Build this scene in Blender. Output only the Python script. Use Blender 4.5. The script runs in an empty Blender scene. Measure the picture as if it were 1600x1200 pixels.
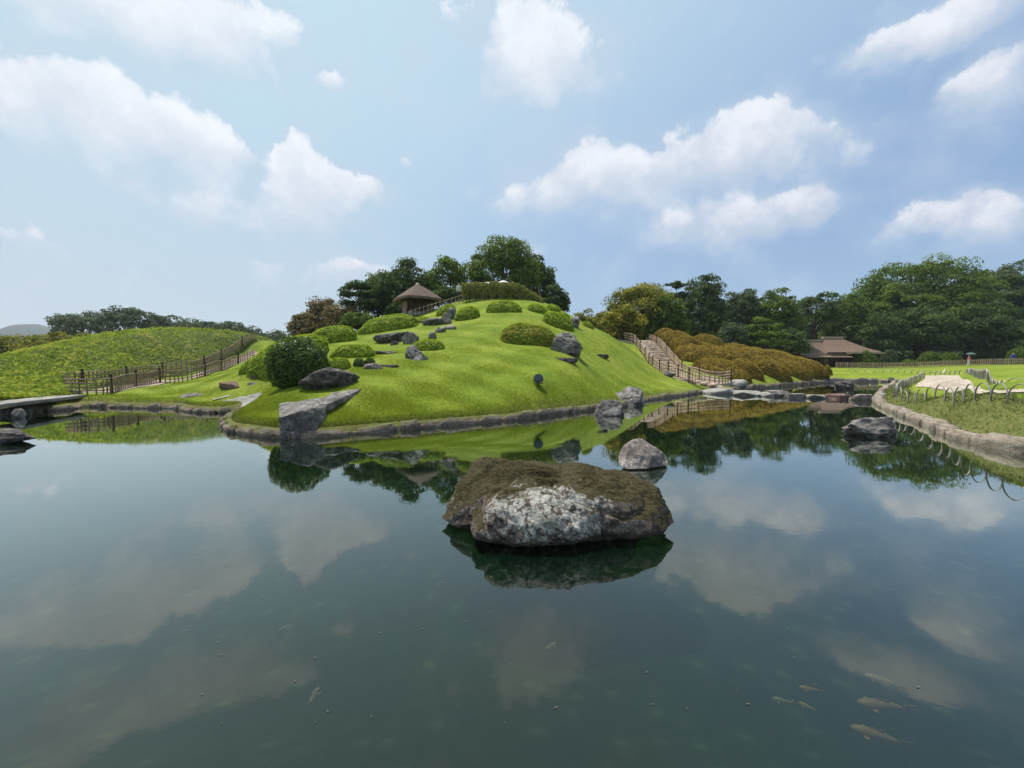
import bpy, bmesh, math, random
import numpy as np
from mathutils import Vector, Matrix, noise
from mathutils.geometry import delaunay_2d_cdt
random.seed(7); rng = np.random.default_rng(7)
S = bpy.context.scene; COL = S.collection
PI = math.pi

# ------------------------------------------------------------------ camera
F, PITCH, CH = 620.0, math.radians(2.95), 1.9
cam_d = bpy.data.cameras.new('camera'); cam = bpy.data.objects.new('camera', cam_d); COL.objects.link(cam)
cam.location = (0, 0, CH); cam.rotation_euler = (PI/2-PITCH, 0, 0)
cam_d.sensor_width = 36; cam_d.lens = F/1600*36; cam_d.clip_end = 6000; cam_d.clip_start = .05
S.camera = cam
# ------------------------------------------------------------------ light, sky
SUN_AZ, SUN_EL = math.radians(-40), math.radians(68)      # azimuth from +Y towards +X
sdir = Vector((math.sin(SUN_AZ)*math.cos(SUN_EL), math.cos(SUN_AZ)*math.cos(SUN_EL), math.sin(SUN_EL)))
sl = bpy.data.lights.new('sun', 'SUN'); sl.energy = 4.8; sl.angle = math.radians(.6); sl.color = (1, .945, .86)
so = bpy.data.objects.new('sun', sl); COL.objects.link(so); so.rotation_euler = sdir.to_track_quat('Z', 'Y').to_euler()
so.location = (0, 0, 60)
S.view_settings.view_transform = 'Standard'; S.view_settings.look = 'None'; S.view_settings.gamma = 1
S.view_settings.use_curve_mapping = False; S.view_settings.exposure = 0.25
S.cycles.use_denoising = True
S.cycles.max_bounces = 8; S.cycles.transparent_max_bounces = 12; S.cycles.diffuse_bounces = 3; S.cycles.glossy_bounces = 3
S.cycles.caustics_reflective = False; S.cycles.caustics_refractive = False

def fbm3(p, o=4): return noise.fractal(p, 1.0, 2.0, o)

def ray(px, py):
    a, b = (px-800)/F, (600-py)/F
    return Vector((a, math.cos(PITCH)+b*math.sin(PITCH), b*math.cos(PITCH)-math.sin(PITCH)))
def P(px, py, Y):
    d = ray(px, py); return Vector((0, 0, CH)) + d*(Y/d.y)
def W(px, py):
    d = ray(px, py); return Vector((0, 0, CH)) + d*(CH/-d.z)
def proj(p):
    x, y, z = p[0], p[1], p[2]-CH
    fwd = y*math.cos(PITCH)-z*math.sin(PITCH); up = y*math.sin(PITCH)+z*math.cos(PITCH)
    return 800+F*x/fwd, 600-F*up/fwd

world = bpy.data.worlds.new('World'); S.world = world; world.use_nodes = True
SKY_STRENGTH, SKY_R = 0.12, 0
def build_world():
    nt = world.node_tree; N = nt.nodes; L = nt.links; N.clear()
    def n(t, **k):
        x = N.new(t)
        for a, b in k.items(): setattr(x, a, b)
        return x
    def vm(op, a, b=None, c=None):
        x = n('ShaderNodeVectorMath', operation=op)
        for i, v in enumerate((a, b, c)):
            if v is None: continue
            if isinstance(v, (tuple, list)): x.inputs[i].default_value = v
            elif op == 'SCALE' and i == 1: L.new(v, x.inputs[3])
            else: L.new(v, x.inputs[i])
        return x
    def mt(op, a, b=None, c=None, clamp=False):
        x = n('ShaderNodeMath', operation=op); x.use_clamp = clamp
        for i, v in enumerate((a, b, c)):
            if v is None: continue
            if isinstance(v, (int, float)): x.inputs[i].default_value = v
            else: L.new(v, x.inputs[i])
        return x.outputs[0]
    def mapr(v, a, b, c=0., d=1., smooth=True):
        x = n('ShaderNodeMapRange', interpolation_type='SMOOTHSTEP' if smooth else 'LINEAR')
        L.new(v, x.inputs[0])
        for i, q in enumerate((a, b, c, d)): x.inputs[i+1].default_value = q
        return x.outputs[0]
    def mixc(f, a, b):
        x = n('ShaderNodeMix', data_type='RGBA')
        if isinstance(f, float): x.inputs[0].default_value = f
        else: L.new(f, x.inputs[0])
        for i, v in ((6, a), (7, b)):
            if isinstance(v, tuple): x.inputs[i].default_value = v
            else: L.new(v, x.inputs[i])
        return x.outputs[2]
    sky = n('ShaderNodeTexSky', sky_type='NISHITA'); sky.sun_disc = False
    sky.sun_elevation = SUN_EL; sky.sun_rotation = SUN_AZ; sky.air_density = 1.0; sky.dust_density = 1.6; sky.ozone_density = 1.2
    tc = n('ShaderNodeTexCoord'); d = tc.outputs['Generated']
    sep = n('ShaderNodeSeparateXYZ'); L.new(d, sep.inputs[0])
    az = mt('ARCTAN2', sep.outputs[0], sep.outputs[1]); el = mt('ARCSINE', sep.outputs[2])
    cb = n('ShaderNodeCombineXYZ'); L.new(az, cb.inputs[0]); L.new(el, cb.inputs[1])
    ae = cb.outputs[0]
    def nz(vec, scale, detail, rough=.55, dist=0.):
        x = n('ShaderNodeTexNoise'); x.inputs['Scale'].default_value = scale; x.inputs['Detail'].default_value = detail
        x.inputs['Roughness'].default_value = rough; x.inputs['Distortion'].default_value = dist
        L.new(vec, x.inputs['Vector']); return x
    w1 = nz(d, 9, 6, .62); wv = vm('SUBTRACT', w1.outputs['Color'], (.5, .5, .5))
    ws = vm('MULTIPLY', wv.outputs[0], (.11, .09, 0))
    aew = vm('ADD', ae, ws.outputs[0]).outputs[0]
    blobs = [(30,150,90,30,1),(150,162,90,32,1),(235,190,80,32,1),(305,212,60,28,1),(352,238,30,20,.7),(150,118,35,14,.7),
      (402,212,26,34,-1.1),(385,300,20,40,-.7),(462,258,36,34,1.7),(520,288,50,22,1.5),(462,325,62,26,1.3),(562,282,26,16,1.2),
      (270,45,95,40,1.1),(380,25,75,38,1),(240,0,80,40,.9),
      (840,55,40,46,1),(800,20,42,32,.8),(815,100,45,30,1),(885,85,42,46,.75),(710,28,30,24,.5),
      (920,240,36,26,1.1),(900,275,48,26,1),(965,272,32,22,.9),(850,305,55,18,.9),(800,322,26,14,.8),
      (1135,200,34,30,1.1),(1190,192,36,26,1.1),(1110,245,60,28,1.1),(1060,265,40,28,1),(1235,195,34,16,.55),(1290,205,22,14,.5),(1170,230,50,30,.8),
      (1120,345,62,24,1.15),(1200,342,55,20,1.0),(1035,365,34,18,1.0),(1262,320,28,16,1.1),
      (1345,95,30,20,.95),(1400,62,55,24,1),(1470,35,60,26,1),(1370,18,30,12,.6),(1540,5,70,24,.9),(1285,90,12,8,.6),(1565,115,40,50,.9),(1525,130,24,22,.7),
      (1500,325,52,20,1.1),(1575,325,60,24,1.2),(1440,345,45,13,.9),
      (523,115,18,12,1.2),(628,243,16,10,1.1),(548,420,36,14,1.4),(815,386,30,10,1.2),(330,330,30,16,.9),(215,300,40,14,.7),(740,297,8,8,.6),(25,370,50,16,.6),(640,95,22,30,.35),
      (190,250,190,50,.55),(60,400,190,50,.4),(470,430,120,30,.35),(1330,230,80,40,.3),(640,60,120,60,.3),(420,300,90,60,.3),(1000,315,150,34,.42),(1230,240,90,50,.35),(300,110,160,50,.3),(860,110,80,70,.4),(1540,190,70,60,.4),(1500,365,130,26,.35),(-120,120,90,50,1),(1720,40,90,50,1),(640,-190,150,60,.9),(300,-330,200,90,.8),(-200,-40,110,60,.8),(1100,-200,130,60,.9),(-40,-120,120,70,1)]
    def ang(px, py):
        v = ray(px, py).normalized(); return math.atan2(v.x, v.y), math.asin(v.z)
    sw = None; sv = None
    for (px, py, rx, ry, am) in blobs:
        a0, e0 = ang(px, py); a1, _ = ang(px+rx, py); _, e1 = ang(px, py-ry)
        ra, re = abs(a1-a0)*1.18, abs(e1-e0)*1.18
        r = vm('MULTIPLY_ADD', aew, (1/ra, 1/re, 0), (-a0/ra, -e0/re, 0)).outputs[0]
        dd = vm('DOT_PRODUCT', r, r).outputs[1]
        wgt = mt('POWER', .5, dd)
        wgt = mt('MULTIPLY', wgt, am)
        sw = wgt if sw is None else mt('ADD', sw, wgt)
        q = n('ShaderNodeVectorMath', operation='SCALE'); L.new(r, q.inputs[0]); L.new(wgt, q.inputs[3])
        sv = q.outputs[0] if sv is None else vm('ADD', sv, q.outputs[0]).outputs[0]
    # unseen clouds outside the frame, from noise; more added overhead to neutralise blue skylight
    back = nz(d, 2.2, 3, .5); sidem = mapr(mt('ABSOLUTE', az), 1.0, 1.35)
    hi = mapr(el, .85, 1.15); out = mt('MAXIMUM', sidem, hi)
    bk = mt('MULTIPLY', mt('MULTIPLY', mapr(back.outputs[0], .44, .62), out), mapr(el, .02, .2)); sw2 = mt('ADD', sw, bk)
    fine = nz(d, 5.5, 9, .68, .2)
    dw = vm('ADD', d, vm('MULTIPLY', wv.outputs[0], (.10, .10, .10)).outputs[0]).outputs[0]
    def puff(sc):
        x = n('ShaderNodeTexVoronoi'); x.inputs['Scale'].default_value = sc; L.new(dw, x.inputs['Vector']); return mt('SUBTRACT', .42, x.outputs['Distance'])
    tex = mt('ADD', mt('MULTIPLY', mt('SUBTRACT', fine.outputs[0], .5), 2.4), mt('ADD', mt('MULTIPLY', puff(13), .75), mt('MULTIPLY', puff(31), .42)))
    val = mt('ADD', sw2, tex)
    relv = n('ShaderNodeSeparateXYZ'); L.new(sv, relv.inputs[0])
    rel = mt('DIVIDE', relv.outputs[1], mt('ADD', mt('MAXIMUM', sw, 0.0), .2))
    # crisp on the upper side, melting away on the lower side
    lo = mt('ADD', .56, mt('MULTIPLY', rel, .10)); wd = mapr(rel, -.35, .4, 1.9, .52)
    core = mt('DIVIDE', mt('SUBTRACT', val, lo), wd, clamp=True)
    core = mt('MULTIPLY', core, mt('SUBTRACT', 2.0, core), clamp=True)
    soft = mapr(mt('ADD', sw2, mt('MULTIPLY', tex, .55)), -.05, .95)
    f2 = nz(d, 20, 7, .64)
    sh = mt('ADD', mt('MULTIPLY', puff(13), .5), mt('MULTIPLY', rel, .42)); sh = mt('ADD', sh, mt('MULTIPLY', mt('SUBTRACT', f2.outputs[0], .5), 1.5))
    sh = mapr(sh, -.45, .5)
    dots = vm('DOT_PRODUCT', d, tuple(sdir)).outputs[1]
    veil = mapr(dots, .25, .95)
    hz = mapr(el, 0.0, .42, 1, 0)
    k = 1/SKY_STRENGTH
    c = lambda r, g, b: (r*k, g*k, b*k, 1)
    base = mixc(.78, sky.outputs[0], c(.205, .335, .565))
    left = mapr(az, -1.0, .25, 1, 0)
    base = mixc(mt('MULTIPLY', hz, .75), base, c(.31, .455, .62))
    base = mixc(mt('MULTIPLY', left, .68), base, c(.40, .55, .645))
    base = mixc(mt('MULTIPLY', mt('MULTIPLY', hz, left), .85), base, c(.50, .545, .62))
    base = mixc(mt('MULTIPLY', veil, .62), base, c(.56, .74, .80))
    wisp = nz(d, 3.0, 6, .6, .8)
    base = mixc(mt('MULTIPLY', mapr(wisp.outputs[0], .44, .70), .38), base, c(.50, .58, .69))
    base = mixc(mt('MULTIPLY', soft, .55), base, c(.47, .56, .67))
    cc = mixc(sh, c(.44, .50, .62), c(.74, .755, .81))
    cc = mixc(mt('MULTIPLY', veil, .6), cc, c(.84, .88, .90))
    fin = mixc(mt('MULTIPLY', core, .92), base, cc)
    bg = n('ShaderNodeBackground'); bg.inputs[1].default_value = SKY_STRENGTH; L.new(fin, bg.inputs[0])
    o = n('ShaderNodeOutputWorld'); L.new(bg.outputs[0], o.inputs[0])
build_world()

# ------------------------------------------------------------------ helpers
def link(o, parent=None):
    COL.objects.link(o)
    if parent is not None: o.parent = parent
    return o
def tag(o, label=None, cat=None, group=None, kind=None):
    if label: o['label'] = label
    if cat: o['category'] = cat
    if group: o['group'] = group
    if kind: o['kind'] = kind
    return o
def empty(name, loc=(0, 0, 0), rz=0, label=None, cat=None, group=None):
    o = bpy.data.objects.new(name, None); o.location = loc; o.rotation_euler = (0, 0, rz); o.empty_display_size = .2
    link(o); return tag(o, label, cat, group)
def mobj(name, me, mat=None, parent=None, loc=None):
    if mat is not None and not me.materials: me.materials.append(mat)
    o = bpy.data.objects.new(name, me)
    if loc is not None: o.location = loc
    return link(o, parent)
def np_mesh(name, V, Fc, tint=None, smooth=False):
    V = np.asarray(V, dtype=np.float32); Fc = np.asarray(Fc, dtype=np.int32); k = Fc.shape[1]
    me = bpy.data.meshes.new(name)
    me.vertices.add(len(V)); me.vertices.foreach_set('co', V.ravel())
    me.loops.add(Fc.size); me.loops.foreach_set('vertex_index', Fc.ravel())
    me.polygons.add(len(Fc)); me.polygons.foreach_set('loop_start', np.arange(0, Fc.size, k, dtype=np.int32))
    me.polygons.foreach_set('loop_total', np.full(len(Fc), k, dtype=np.int32))
    if smooth: me.polygons.foreach_set('use_smooth', np.ones(len(Fc), dtype=bool))
    me.update(calc_edges=True)
    if tint is not None:
        a = me.attributes.new('tint', 'FLOAT', 'FACE'); a.data.foreach_set('value', np.asarray(tint, dtype=np.float32))
    return me
def bm_mesh(name, bm, smooth=False):
    me = bpy.data.meshes.new(name); bm.to_mesh(me); bm.free()
    if smooth: me.polygons.foreach_set('use_smooth', [True]*len(me.polygons))
    return me
class MB:
    def __init__(s): s.v = []; s.f = []
    def box(s, c, size, rot=None):
        b = len(s.v); hx, hy, hz = size[0]/2, size[1]/2, size[2]/2
        for x in (-hx, hx):
            for y in (-hy, hy):
                for z in (-hz, hz):
                    q = Vector((x, y, z))
                    if rot is not None: q = rot @ q
                    s.v.append(tuple(q+Vector(c)))
        for q in ((0, 1, 3, 2), (4, 6, 7, 5), (0, 4, 5, 1), (2, 3, 7, 6), (0, 2, 6, 4), (1, 5, 7, 3)): s.f.append(tuple(b+i for i in q))
        return s
    def tube(s, pts, radii, n=6, cap=True):
        b0 = len(s.v); pts = [Vector(p) for p in pts]
        for i, p in enumerate(pts):
            t = (pts[min(i+1, len(pts)-1)]-pts[max(i-1, 0)]).normalized()
            u = t.cross(Vector((0, 0, 1)));
            if u.length < 1e-3: u = t.cross(Vector((0, 1, 0)))
            u.normalize(); w = t.cross(u)
            for k in range(n):
                a = 2*PI*k/n; s.v.append(tuple(p+(u*math.cos(a)+w*math.sin(a))*radii[i]))
        for i in range(len(pts)-1):
            for k in range(n):
                a = b0+i*n+k; b = b0+i*n+(k+1) % n
                s.f.append((a, b, b+n, a+n))
        if cap:
            s.f.append(tuple(b0+k for k in range(n))[::-1]); s.f.append(tuple(b0+(len(pts)-1)*n+k for k in range(n)))
        return s
    def mesh(s, name='m', smooth=False):
        me = bpy.data.meshes.new(name); me.from_pydata(s.v, [], s.f); me.update()
        if smooth: me.polygons.foreach_set('use_smooth', [True]*len(me.polygons))
        return me

# ------------------------------------------------------------------ materials
def new_mat(name):
    m = bpy.data.materials.new(name); m.use_nodes = True; nt = m.node_tree; nt.nodes.clear(); return m, nt, nt.nodes, nt.links
def ramp(N, stops):
    r = N.new('ShaderNodeValToRGB'); e = r.color_ramp.elements
    while len(e) < len(stops): e.new(.5)
    for i, (p, c) in enumerate(stops): e[i].position = p; e[i].color = (c[0], c[1], c[2], 1)
    return r
def out_of(N, L, sh):
    o = N.new('ShaderNodeOutputMaterial'); L.new(sh, o.inputs[0])
def tex_noise(N, L, vec, scale, detail=5, rough=.55):
    t = N.new('ShaderNodeTexNoise'); t.inputs['Scale'].default_value = scale; t.inputs['Detail'].default_value = detail
    t.inputs['Roughness'].default_value = rough; L.new(vec, t.inputs['Vector']); return t.outputs[0]
def mixf(N, L, f, a, b, mode='MIX'):
    x = N.new('ShaderNodeMix'); x.data_type = 'RGBA'; x.blend_type = mode
    if isinstance(f, float): x.inputs[0].default_value = f
    else: L.new(f, x.inputs[0])
    for i, v in ((6, a), (7, b)):
        if isinstance(v, tuple): x.inputs[i].default_value = (*v[:3], 1)
        else: L.new(v, x.inputs[i])
    return x.outputs[2]
def foliage(name, stops, trans=.35, rough=.55, patch=.35, spec=.08):
    m, nt, N, L = new_mat(name)
    at = N.new('ShaderNodeAttribute'); at.attribute_name = 'tint'
    g = N.new('ShaderNodeNewGeometry'); pn = tex_noise(N, L, g.outputs['Position'], 1.3, 3)
    mm = N.new('ShaderNodeMath'); mm.operation = 'MULTIPLY_ADD'; mm.inputs[1].default_value = patch*2; mm.inputs[2].default_value = -patch
    L.new(pn, mm.inputs[0]); ad = N.new('ShaderNodeMath'); L.new(mm.outputs[0], ad.inputs[0]); L.new(at.outputs['Fac'], ad.inputs[1])
    r = ramp(N, stops); L.new(ad.outputs[0], r.inputs[0])
    b = N.new('ShaderNodeBsdfPrincipled'); b.inputs['Roughness'].default_value = rough; L.new(r.outputs[0], b.inputs['Base Color'])
    b.inputs['Specular IOR Level'].default_value = spec
    t = N.new('ShaderNodeBsdfTranslucent'); bright = mixf(N, L, .5, r.outputs[0], (1.4, 1.5, .5), 'MULTIPLY'); L.new(bright, t.inputs[0])
    x = N.new('ShaderNodeMixShader'); x.inputs[0].default_value = trans; L.new(b.outputs[0], x.inputs[1]); L.new(t.outputs[0], x.inputs[2])
    out_of(N, L, x.outputs[0]); return m
def stone(name, dark, mid, light, scale=2.5, lichen=.0, lichen_c=(.55, .55, .52), moss=0., moss_c=(.05, .06, .015), bump=.6, rough=.85):
    m, nt, N, L = new_mat(name)
    tc = N.new('ShaderNodeTexCoord'); v = tc.outputs['Object']
    oi = N.new('ShaderNodeObjectInfo'); off = N.new('ShaderNodeVectorMath'); off.operation = 'MULTIPLY_ADD'
    L.new(oi.outputs['Random'], off.inputs[0]); off.inputs[1].default_value = (37, 19, 53); L.new(v, off.inputs[2]); v = off.outputs[0]
    n1 = tex_noise(N, L, v, scale, 8, .65); n2 = tex_noise(N, L, v, scale*7, 6, .7)
    r1 = ramp(N, [(.3, dark), (.5, mid), (.72, light)]); L.new(n1, r1.inputs[0])
    r2 = ramp(N, [(.35, (.45, .45, .45)), (.65, (1.25, 1.22, 1.2))]); L.new(n2, r2.inputs[0])
    c = mixf(N, L, .8, r1.outputs[0], r2.outputs[0], 'MULTIPLY')
    if lichen > 0:
        vo = N.new('ShaderNodeTexVoronoi'); vo.inputs['Scale'].default_value = scale*5; vo.inputs['Randomness'].default_value = 1
        wv = N.new('ShaderNodeVectorMath'); wv.operation = 'ADD'
        nn = N.new('ShaderNodeTexNoise'); nn.inputs['Scale'].default_value = scale*6; L.new(v, nn.inputs['Vector'])
        sc = N.new('ShaderNodeVectorMath'); sc.operation = 'SCALE'; sc.inputs[3].default_value = .12; L.new(nn.outputs['Color'], sc.inputs[0])
        L.new(v, wv.inputs[0]); L.new(sc.outputs[0], wv.inputs[1]); L.new(wv.outputs[0], vo.inputs['Vector'])
        n3 = tex_noise(N, L, v, scale*1.1, 4, .6)
        a = N.new('ShaderNodeMath'); a.operation = 'MULTIPLY_ADD'; a.inputs[1].default_value = -.85; L.new(vo.outputs['Distance'], a.inputs[0]); L.new(n3, a.inputs[2])
        mr = N.new('ShaderNodeMapRange'); L.new(a.outputs[0], mr.inputs[0]); mr.inputs[1].default_value = .52-lichen*.55; mr.inputs[2].default_value = .58-lichen*.55
        c = mixf(N, L, mr.outputs[0], c, lichen_c)
    if moss > 0:
        g = N.new('ShaderNodeNewGeometry'); sp = N.new('ShaderNodeSeparateXYZ'); L.new(g.outputs['Normal'], sp.inputs[0])
        a = N.new('ShaderNodeMath'); a.operation = 'MULTIPLY_ADD'; a.inputs[1].default_value = 1.0; L.new(n1, a.inputs[0]); L.new(sp.outputs[2], a.inputs[2])
        mr = N.new('ShaderNodeMapRange'); L.new(a.outputs[0], mr.inputs[0]); mr.inputs[1].default_value = 1.65-moss; mr.inputs[2].default_value = 1.8-moss
        c = mixf(N, L, mr.outputs[0], c, moss_c)
    # dark wet band at the water line (a stain with its own shape)
    b = N.new('ShaderNodeBsdfPrincipled'); b.inputs['Roughness'].default_value = rough; L.new(c, b.inputs['Base Color']); b.inputs['Specular IOR Level'].default_value = .25
    bp = N.new('ShaderNodeBump'); bp.inputs['Strength'].default_value = bump; bp.inputs['Distance'].default_value = .05
    mx = N.new('ShaderNodeMath'); mx.operation = 'MULTIPLY_ADD'; mx.inputs[1].default_value = .45; L.new(n2, mx.inputs[0]); L.new(n1, mx.inputs[2])
    L.new(mx.outputs[0], bp.inputs['Height']); L.new(bp.outputs[0], b.inputs['Normal'])
    out_of(N, L, b.outputs[0]); return m
def wood(name, c1, c2, scale=6, rough=.7, stretch=(1, 1, .12), bump=.25):
    m, nt, N, L = new_mat(name)
    tc = N.new('ShaderNodeTexCoord'); mp = N.new('ShaderNodeMapping'); mp.inputs['Scale'].default_value = stretch; L.new(tc.outputs['Object'], mp.inputs[0])
    oi = N.new('ShaderNodeObjectInfo'); ad = N.new('ShaderNodeVectorMath'); ad.operation = 'MULTIPLY_ADD'; ad.inputs[1].default_value = (9, 5, 7)
    L.new(oi.outputs['Random'], ad.inputs[0]); L.new(mp.outputs[0], ad.inputs[2])
    n1 = tex_noise(N, L, ad.outputs[0], scale, 6, .6); r = ramp(N, [(.3, c1), (.7, c2)]); L.new(n1, r.inputs[0])
    rr = N.new('ShaderNodeMapRange'); L.new(oi.outputs['Random'], rr.inputs[0]); rr.inputs[3].default_value = .75; rr.inputs[4].default_value = 1.2
    hv = N.new('ShaderNodeHueSaturation'); L.new(rr.outputs[0], hv.inputs['Value']); L.new(r.outputs[0], hv.inputs['Color'])
    b = N.new('ShaderNodeBsdfPrincipled'); b.inputs['Roughness'].default_value = rough; L.new(hv.outputs[0], b.inputs['Base Color']); b.inputs['Specular IOR Level'].default_value = .3
    bp = N.new('ShaderNodeBump'); bp.inputs['Strength'].default_value = bump; bp.inputs['Distance'].default_value = .01; L.new(n1, bp.inputs['Height']); L.new(bp.outputs[0], b.inputs['Normal'])
    out_of(N, L, b.outputs[0]); return m
def plain(name, c, rough=.6, var=.2):
    m, nt, N, L = new_mat(name)
    tc = N.new('ShaderNodeTexCoord'); n1 = tex_noise(N, L, tc.outputs['Object'], 8, 4)
    r = ramp(N, [(.3, tuple(x*(1-var) for x in c)), (.7, tuple(min(1, x*(1+var)) for x in c))]); L.new(n1, r.inputs[0])
    b = N.new('ShaderNodeBsdfPrincipled'); b.inputs['Roughness'].default_value = rough; L.new(r.outputs[0], b.inputs['Base Color'])
    out_of(N, L, b.outputs[0]); return m

M = {}
M['azalea'] = foliage('azalea_leaves', [(0.0, (0.098, 0.168, 0.0196)), (0.45, (0.238, 0.322, 0.0308)), (0.8, (0.392, 0.462, 0.049)), (1, (0.504, 0.504, 0.07))], 0.35)
M['azalea_red'] = foliage('azalea_reddish', [(.0, (.07, .11, .016)), (.4, (.20, .27, .03)), (.72, (.33, .33, .045)), (1, (.42, .20, .07))], 0.35)
M['azalea_tan'] = foliage('azalea_tan', [(.0, (.10, .066, .024)), (.4, (.235, .16, .036)), (.75, (.36, .27, .045)), (1, (.36, .34, .055))], 0.35)
M['camellia'] = foliage('glossy_dark_leaves', [(0.0, (0.0312, 0.0688, 0.015)), (0.5, (0.075, 0.1375, 0.0275)), (0.85, (0.1625, 0.225, 0.0375)), (1, (0.275, 0.3125, 0.075))], 0.3, .45, .2, .22)
M['tree_dark'] = foliage('dark_evergreen_leaves', [(0.0, (0.0298, 0.0553, 0.0234)), (0.5, (0.0691, 0.1116, 0.0361)), (1, (0.1381, 0.186, 0.0585))], 0.35)
M['tree_mid'] = foliage('broadleaf_leaves', [(0.0, (0.0426, 0.0799, 0.0171)), (0.5, (0.1013, 0.1599, 0.0298)), (1, (0.2132, 0.2665, 0.0533))], 0.4)
M['tree_olive'] = foliage('olive_leaves', [(0.0, (0.0805, 0.0862, 0.0161)), (0.5, (0.184, 0.2012, 0.0299)), (1, (0.414, 0.345, 0.0575))], 0.4)
M['tree_brown'] = foliage('russet_leaves', [(0.0, (0.075, 0.0625, 0.035)), (0.45, (0.1875, 0.15, 0.075)), (0.75, (0.2375, 0.175, 0.0938)), (1, (0.15, 0.1875, 0.0562))], 0.35)
M['tree_far'] = foliage('far_pine_needles', [(0.0, (0.0425, 0.068, 0.0425)), (0.5, (0.085, 0.119, 0.0638)), (1, (0.153, 0.187, 0.0935))], 0.35)
M['sasa'] = foliage('bamboo_grass_leaves', [(0.0, (0.092, 0.1495, 0.0184)), (0.45, (0.23, 0.299, 0.0322)), (0.8, (0.391, 0.414, 0.0575)), (1, (0.483, 0.345, 0.1035))], 0.35)
M['grass'] = foliage('grass_blades', [(.0, (.115, .165, .014)), (.5, (.205, .26, .024)), (1, (.33, .35, .055))], 0.4, .6, .3)
M['grass_dry'] = foliage('rough_bank_grass', [(0.0, (0.0409, 0.0719, 0.0107)), (0.4, (0.0936, 0.1307, 0.024)), (0.7, (0.1637, 0.1699, 0.0533)), (1, (0.2105, 0.1699, 0.0906))], .35, .6, .35)
M['bark'] = wood('bark', (.03, .024, .018), (.10, .08, .06), 5, .9, (1, 1, .3), .6)
M['bamboo'] = wood('weathered_bamboo', (.24, .165, .115), (.55, .42, .29), 5)
M['bamboo_brown'] = wood('brown_bamboo', (.14, .095, .07), (.36, .26, .19), 5)
M['post'] = wood('dark_post_wood', (.022, .014, .010), (.06, .035, .026), 7)
M['hoop'] = wood('grey_split_bamboo', (.16, .145, .13), (.42, .39, .35), 5)
M['rock'] = stone('grey_rock', (.06, .054, .05), (.17, .155, .145), (.40, .375, .345), 3.0, .20, bump=1.0)
M['rock_dark'] = stone('dark_rock', (.02, .018, .017), (.075, .068, .063), (.26, .24, .225), 5.0, .12, (.36, .35, .32), bump=1.0)
M['rock_warm'] = stone('pinkish_rock', (.11, .09, .08), (.22, .185, .165), (.42, .38, .35), 3.0, .22, (.6, .57, .53))
M['rock_pale'] = stone('pale_slab', (.17, .165, .15), (.28, .27, .24), (.42, .41, .37), 2.0, .1)
M['rock_red'] = stone('reddish_stone', (.10, .055, .045), (.18, .11, .09), (.28, .2, .17), 4, .12)
M['edge'] = stone('edging_stone', (.10, .075, .055), (.23, .185, .14), (.42, .36, .28), 3.2, .16, (.42, .40, .34), .45, (.10, .11, .035))
M['edge_right'] = stone('pale_edging_stone', (.16, .135, .105), (.29, .25, .20), (.42, .37, .30), 3.2, .2, (.5, .46, .38))
M['edge_orange'] = stone('orange_edging_stone', (.30, .15, .08), (.42, .24, .14), (.5, .33, .22), 3.2, .1)
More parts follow.
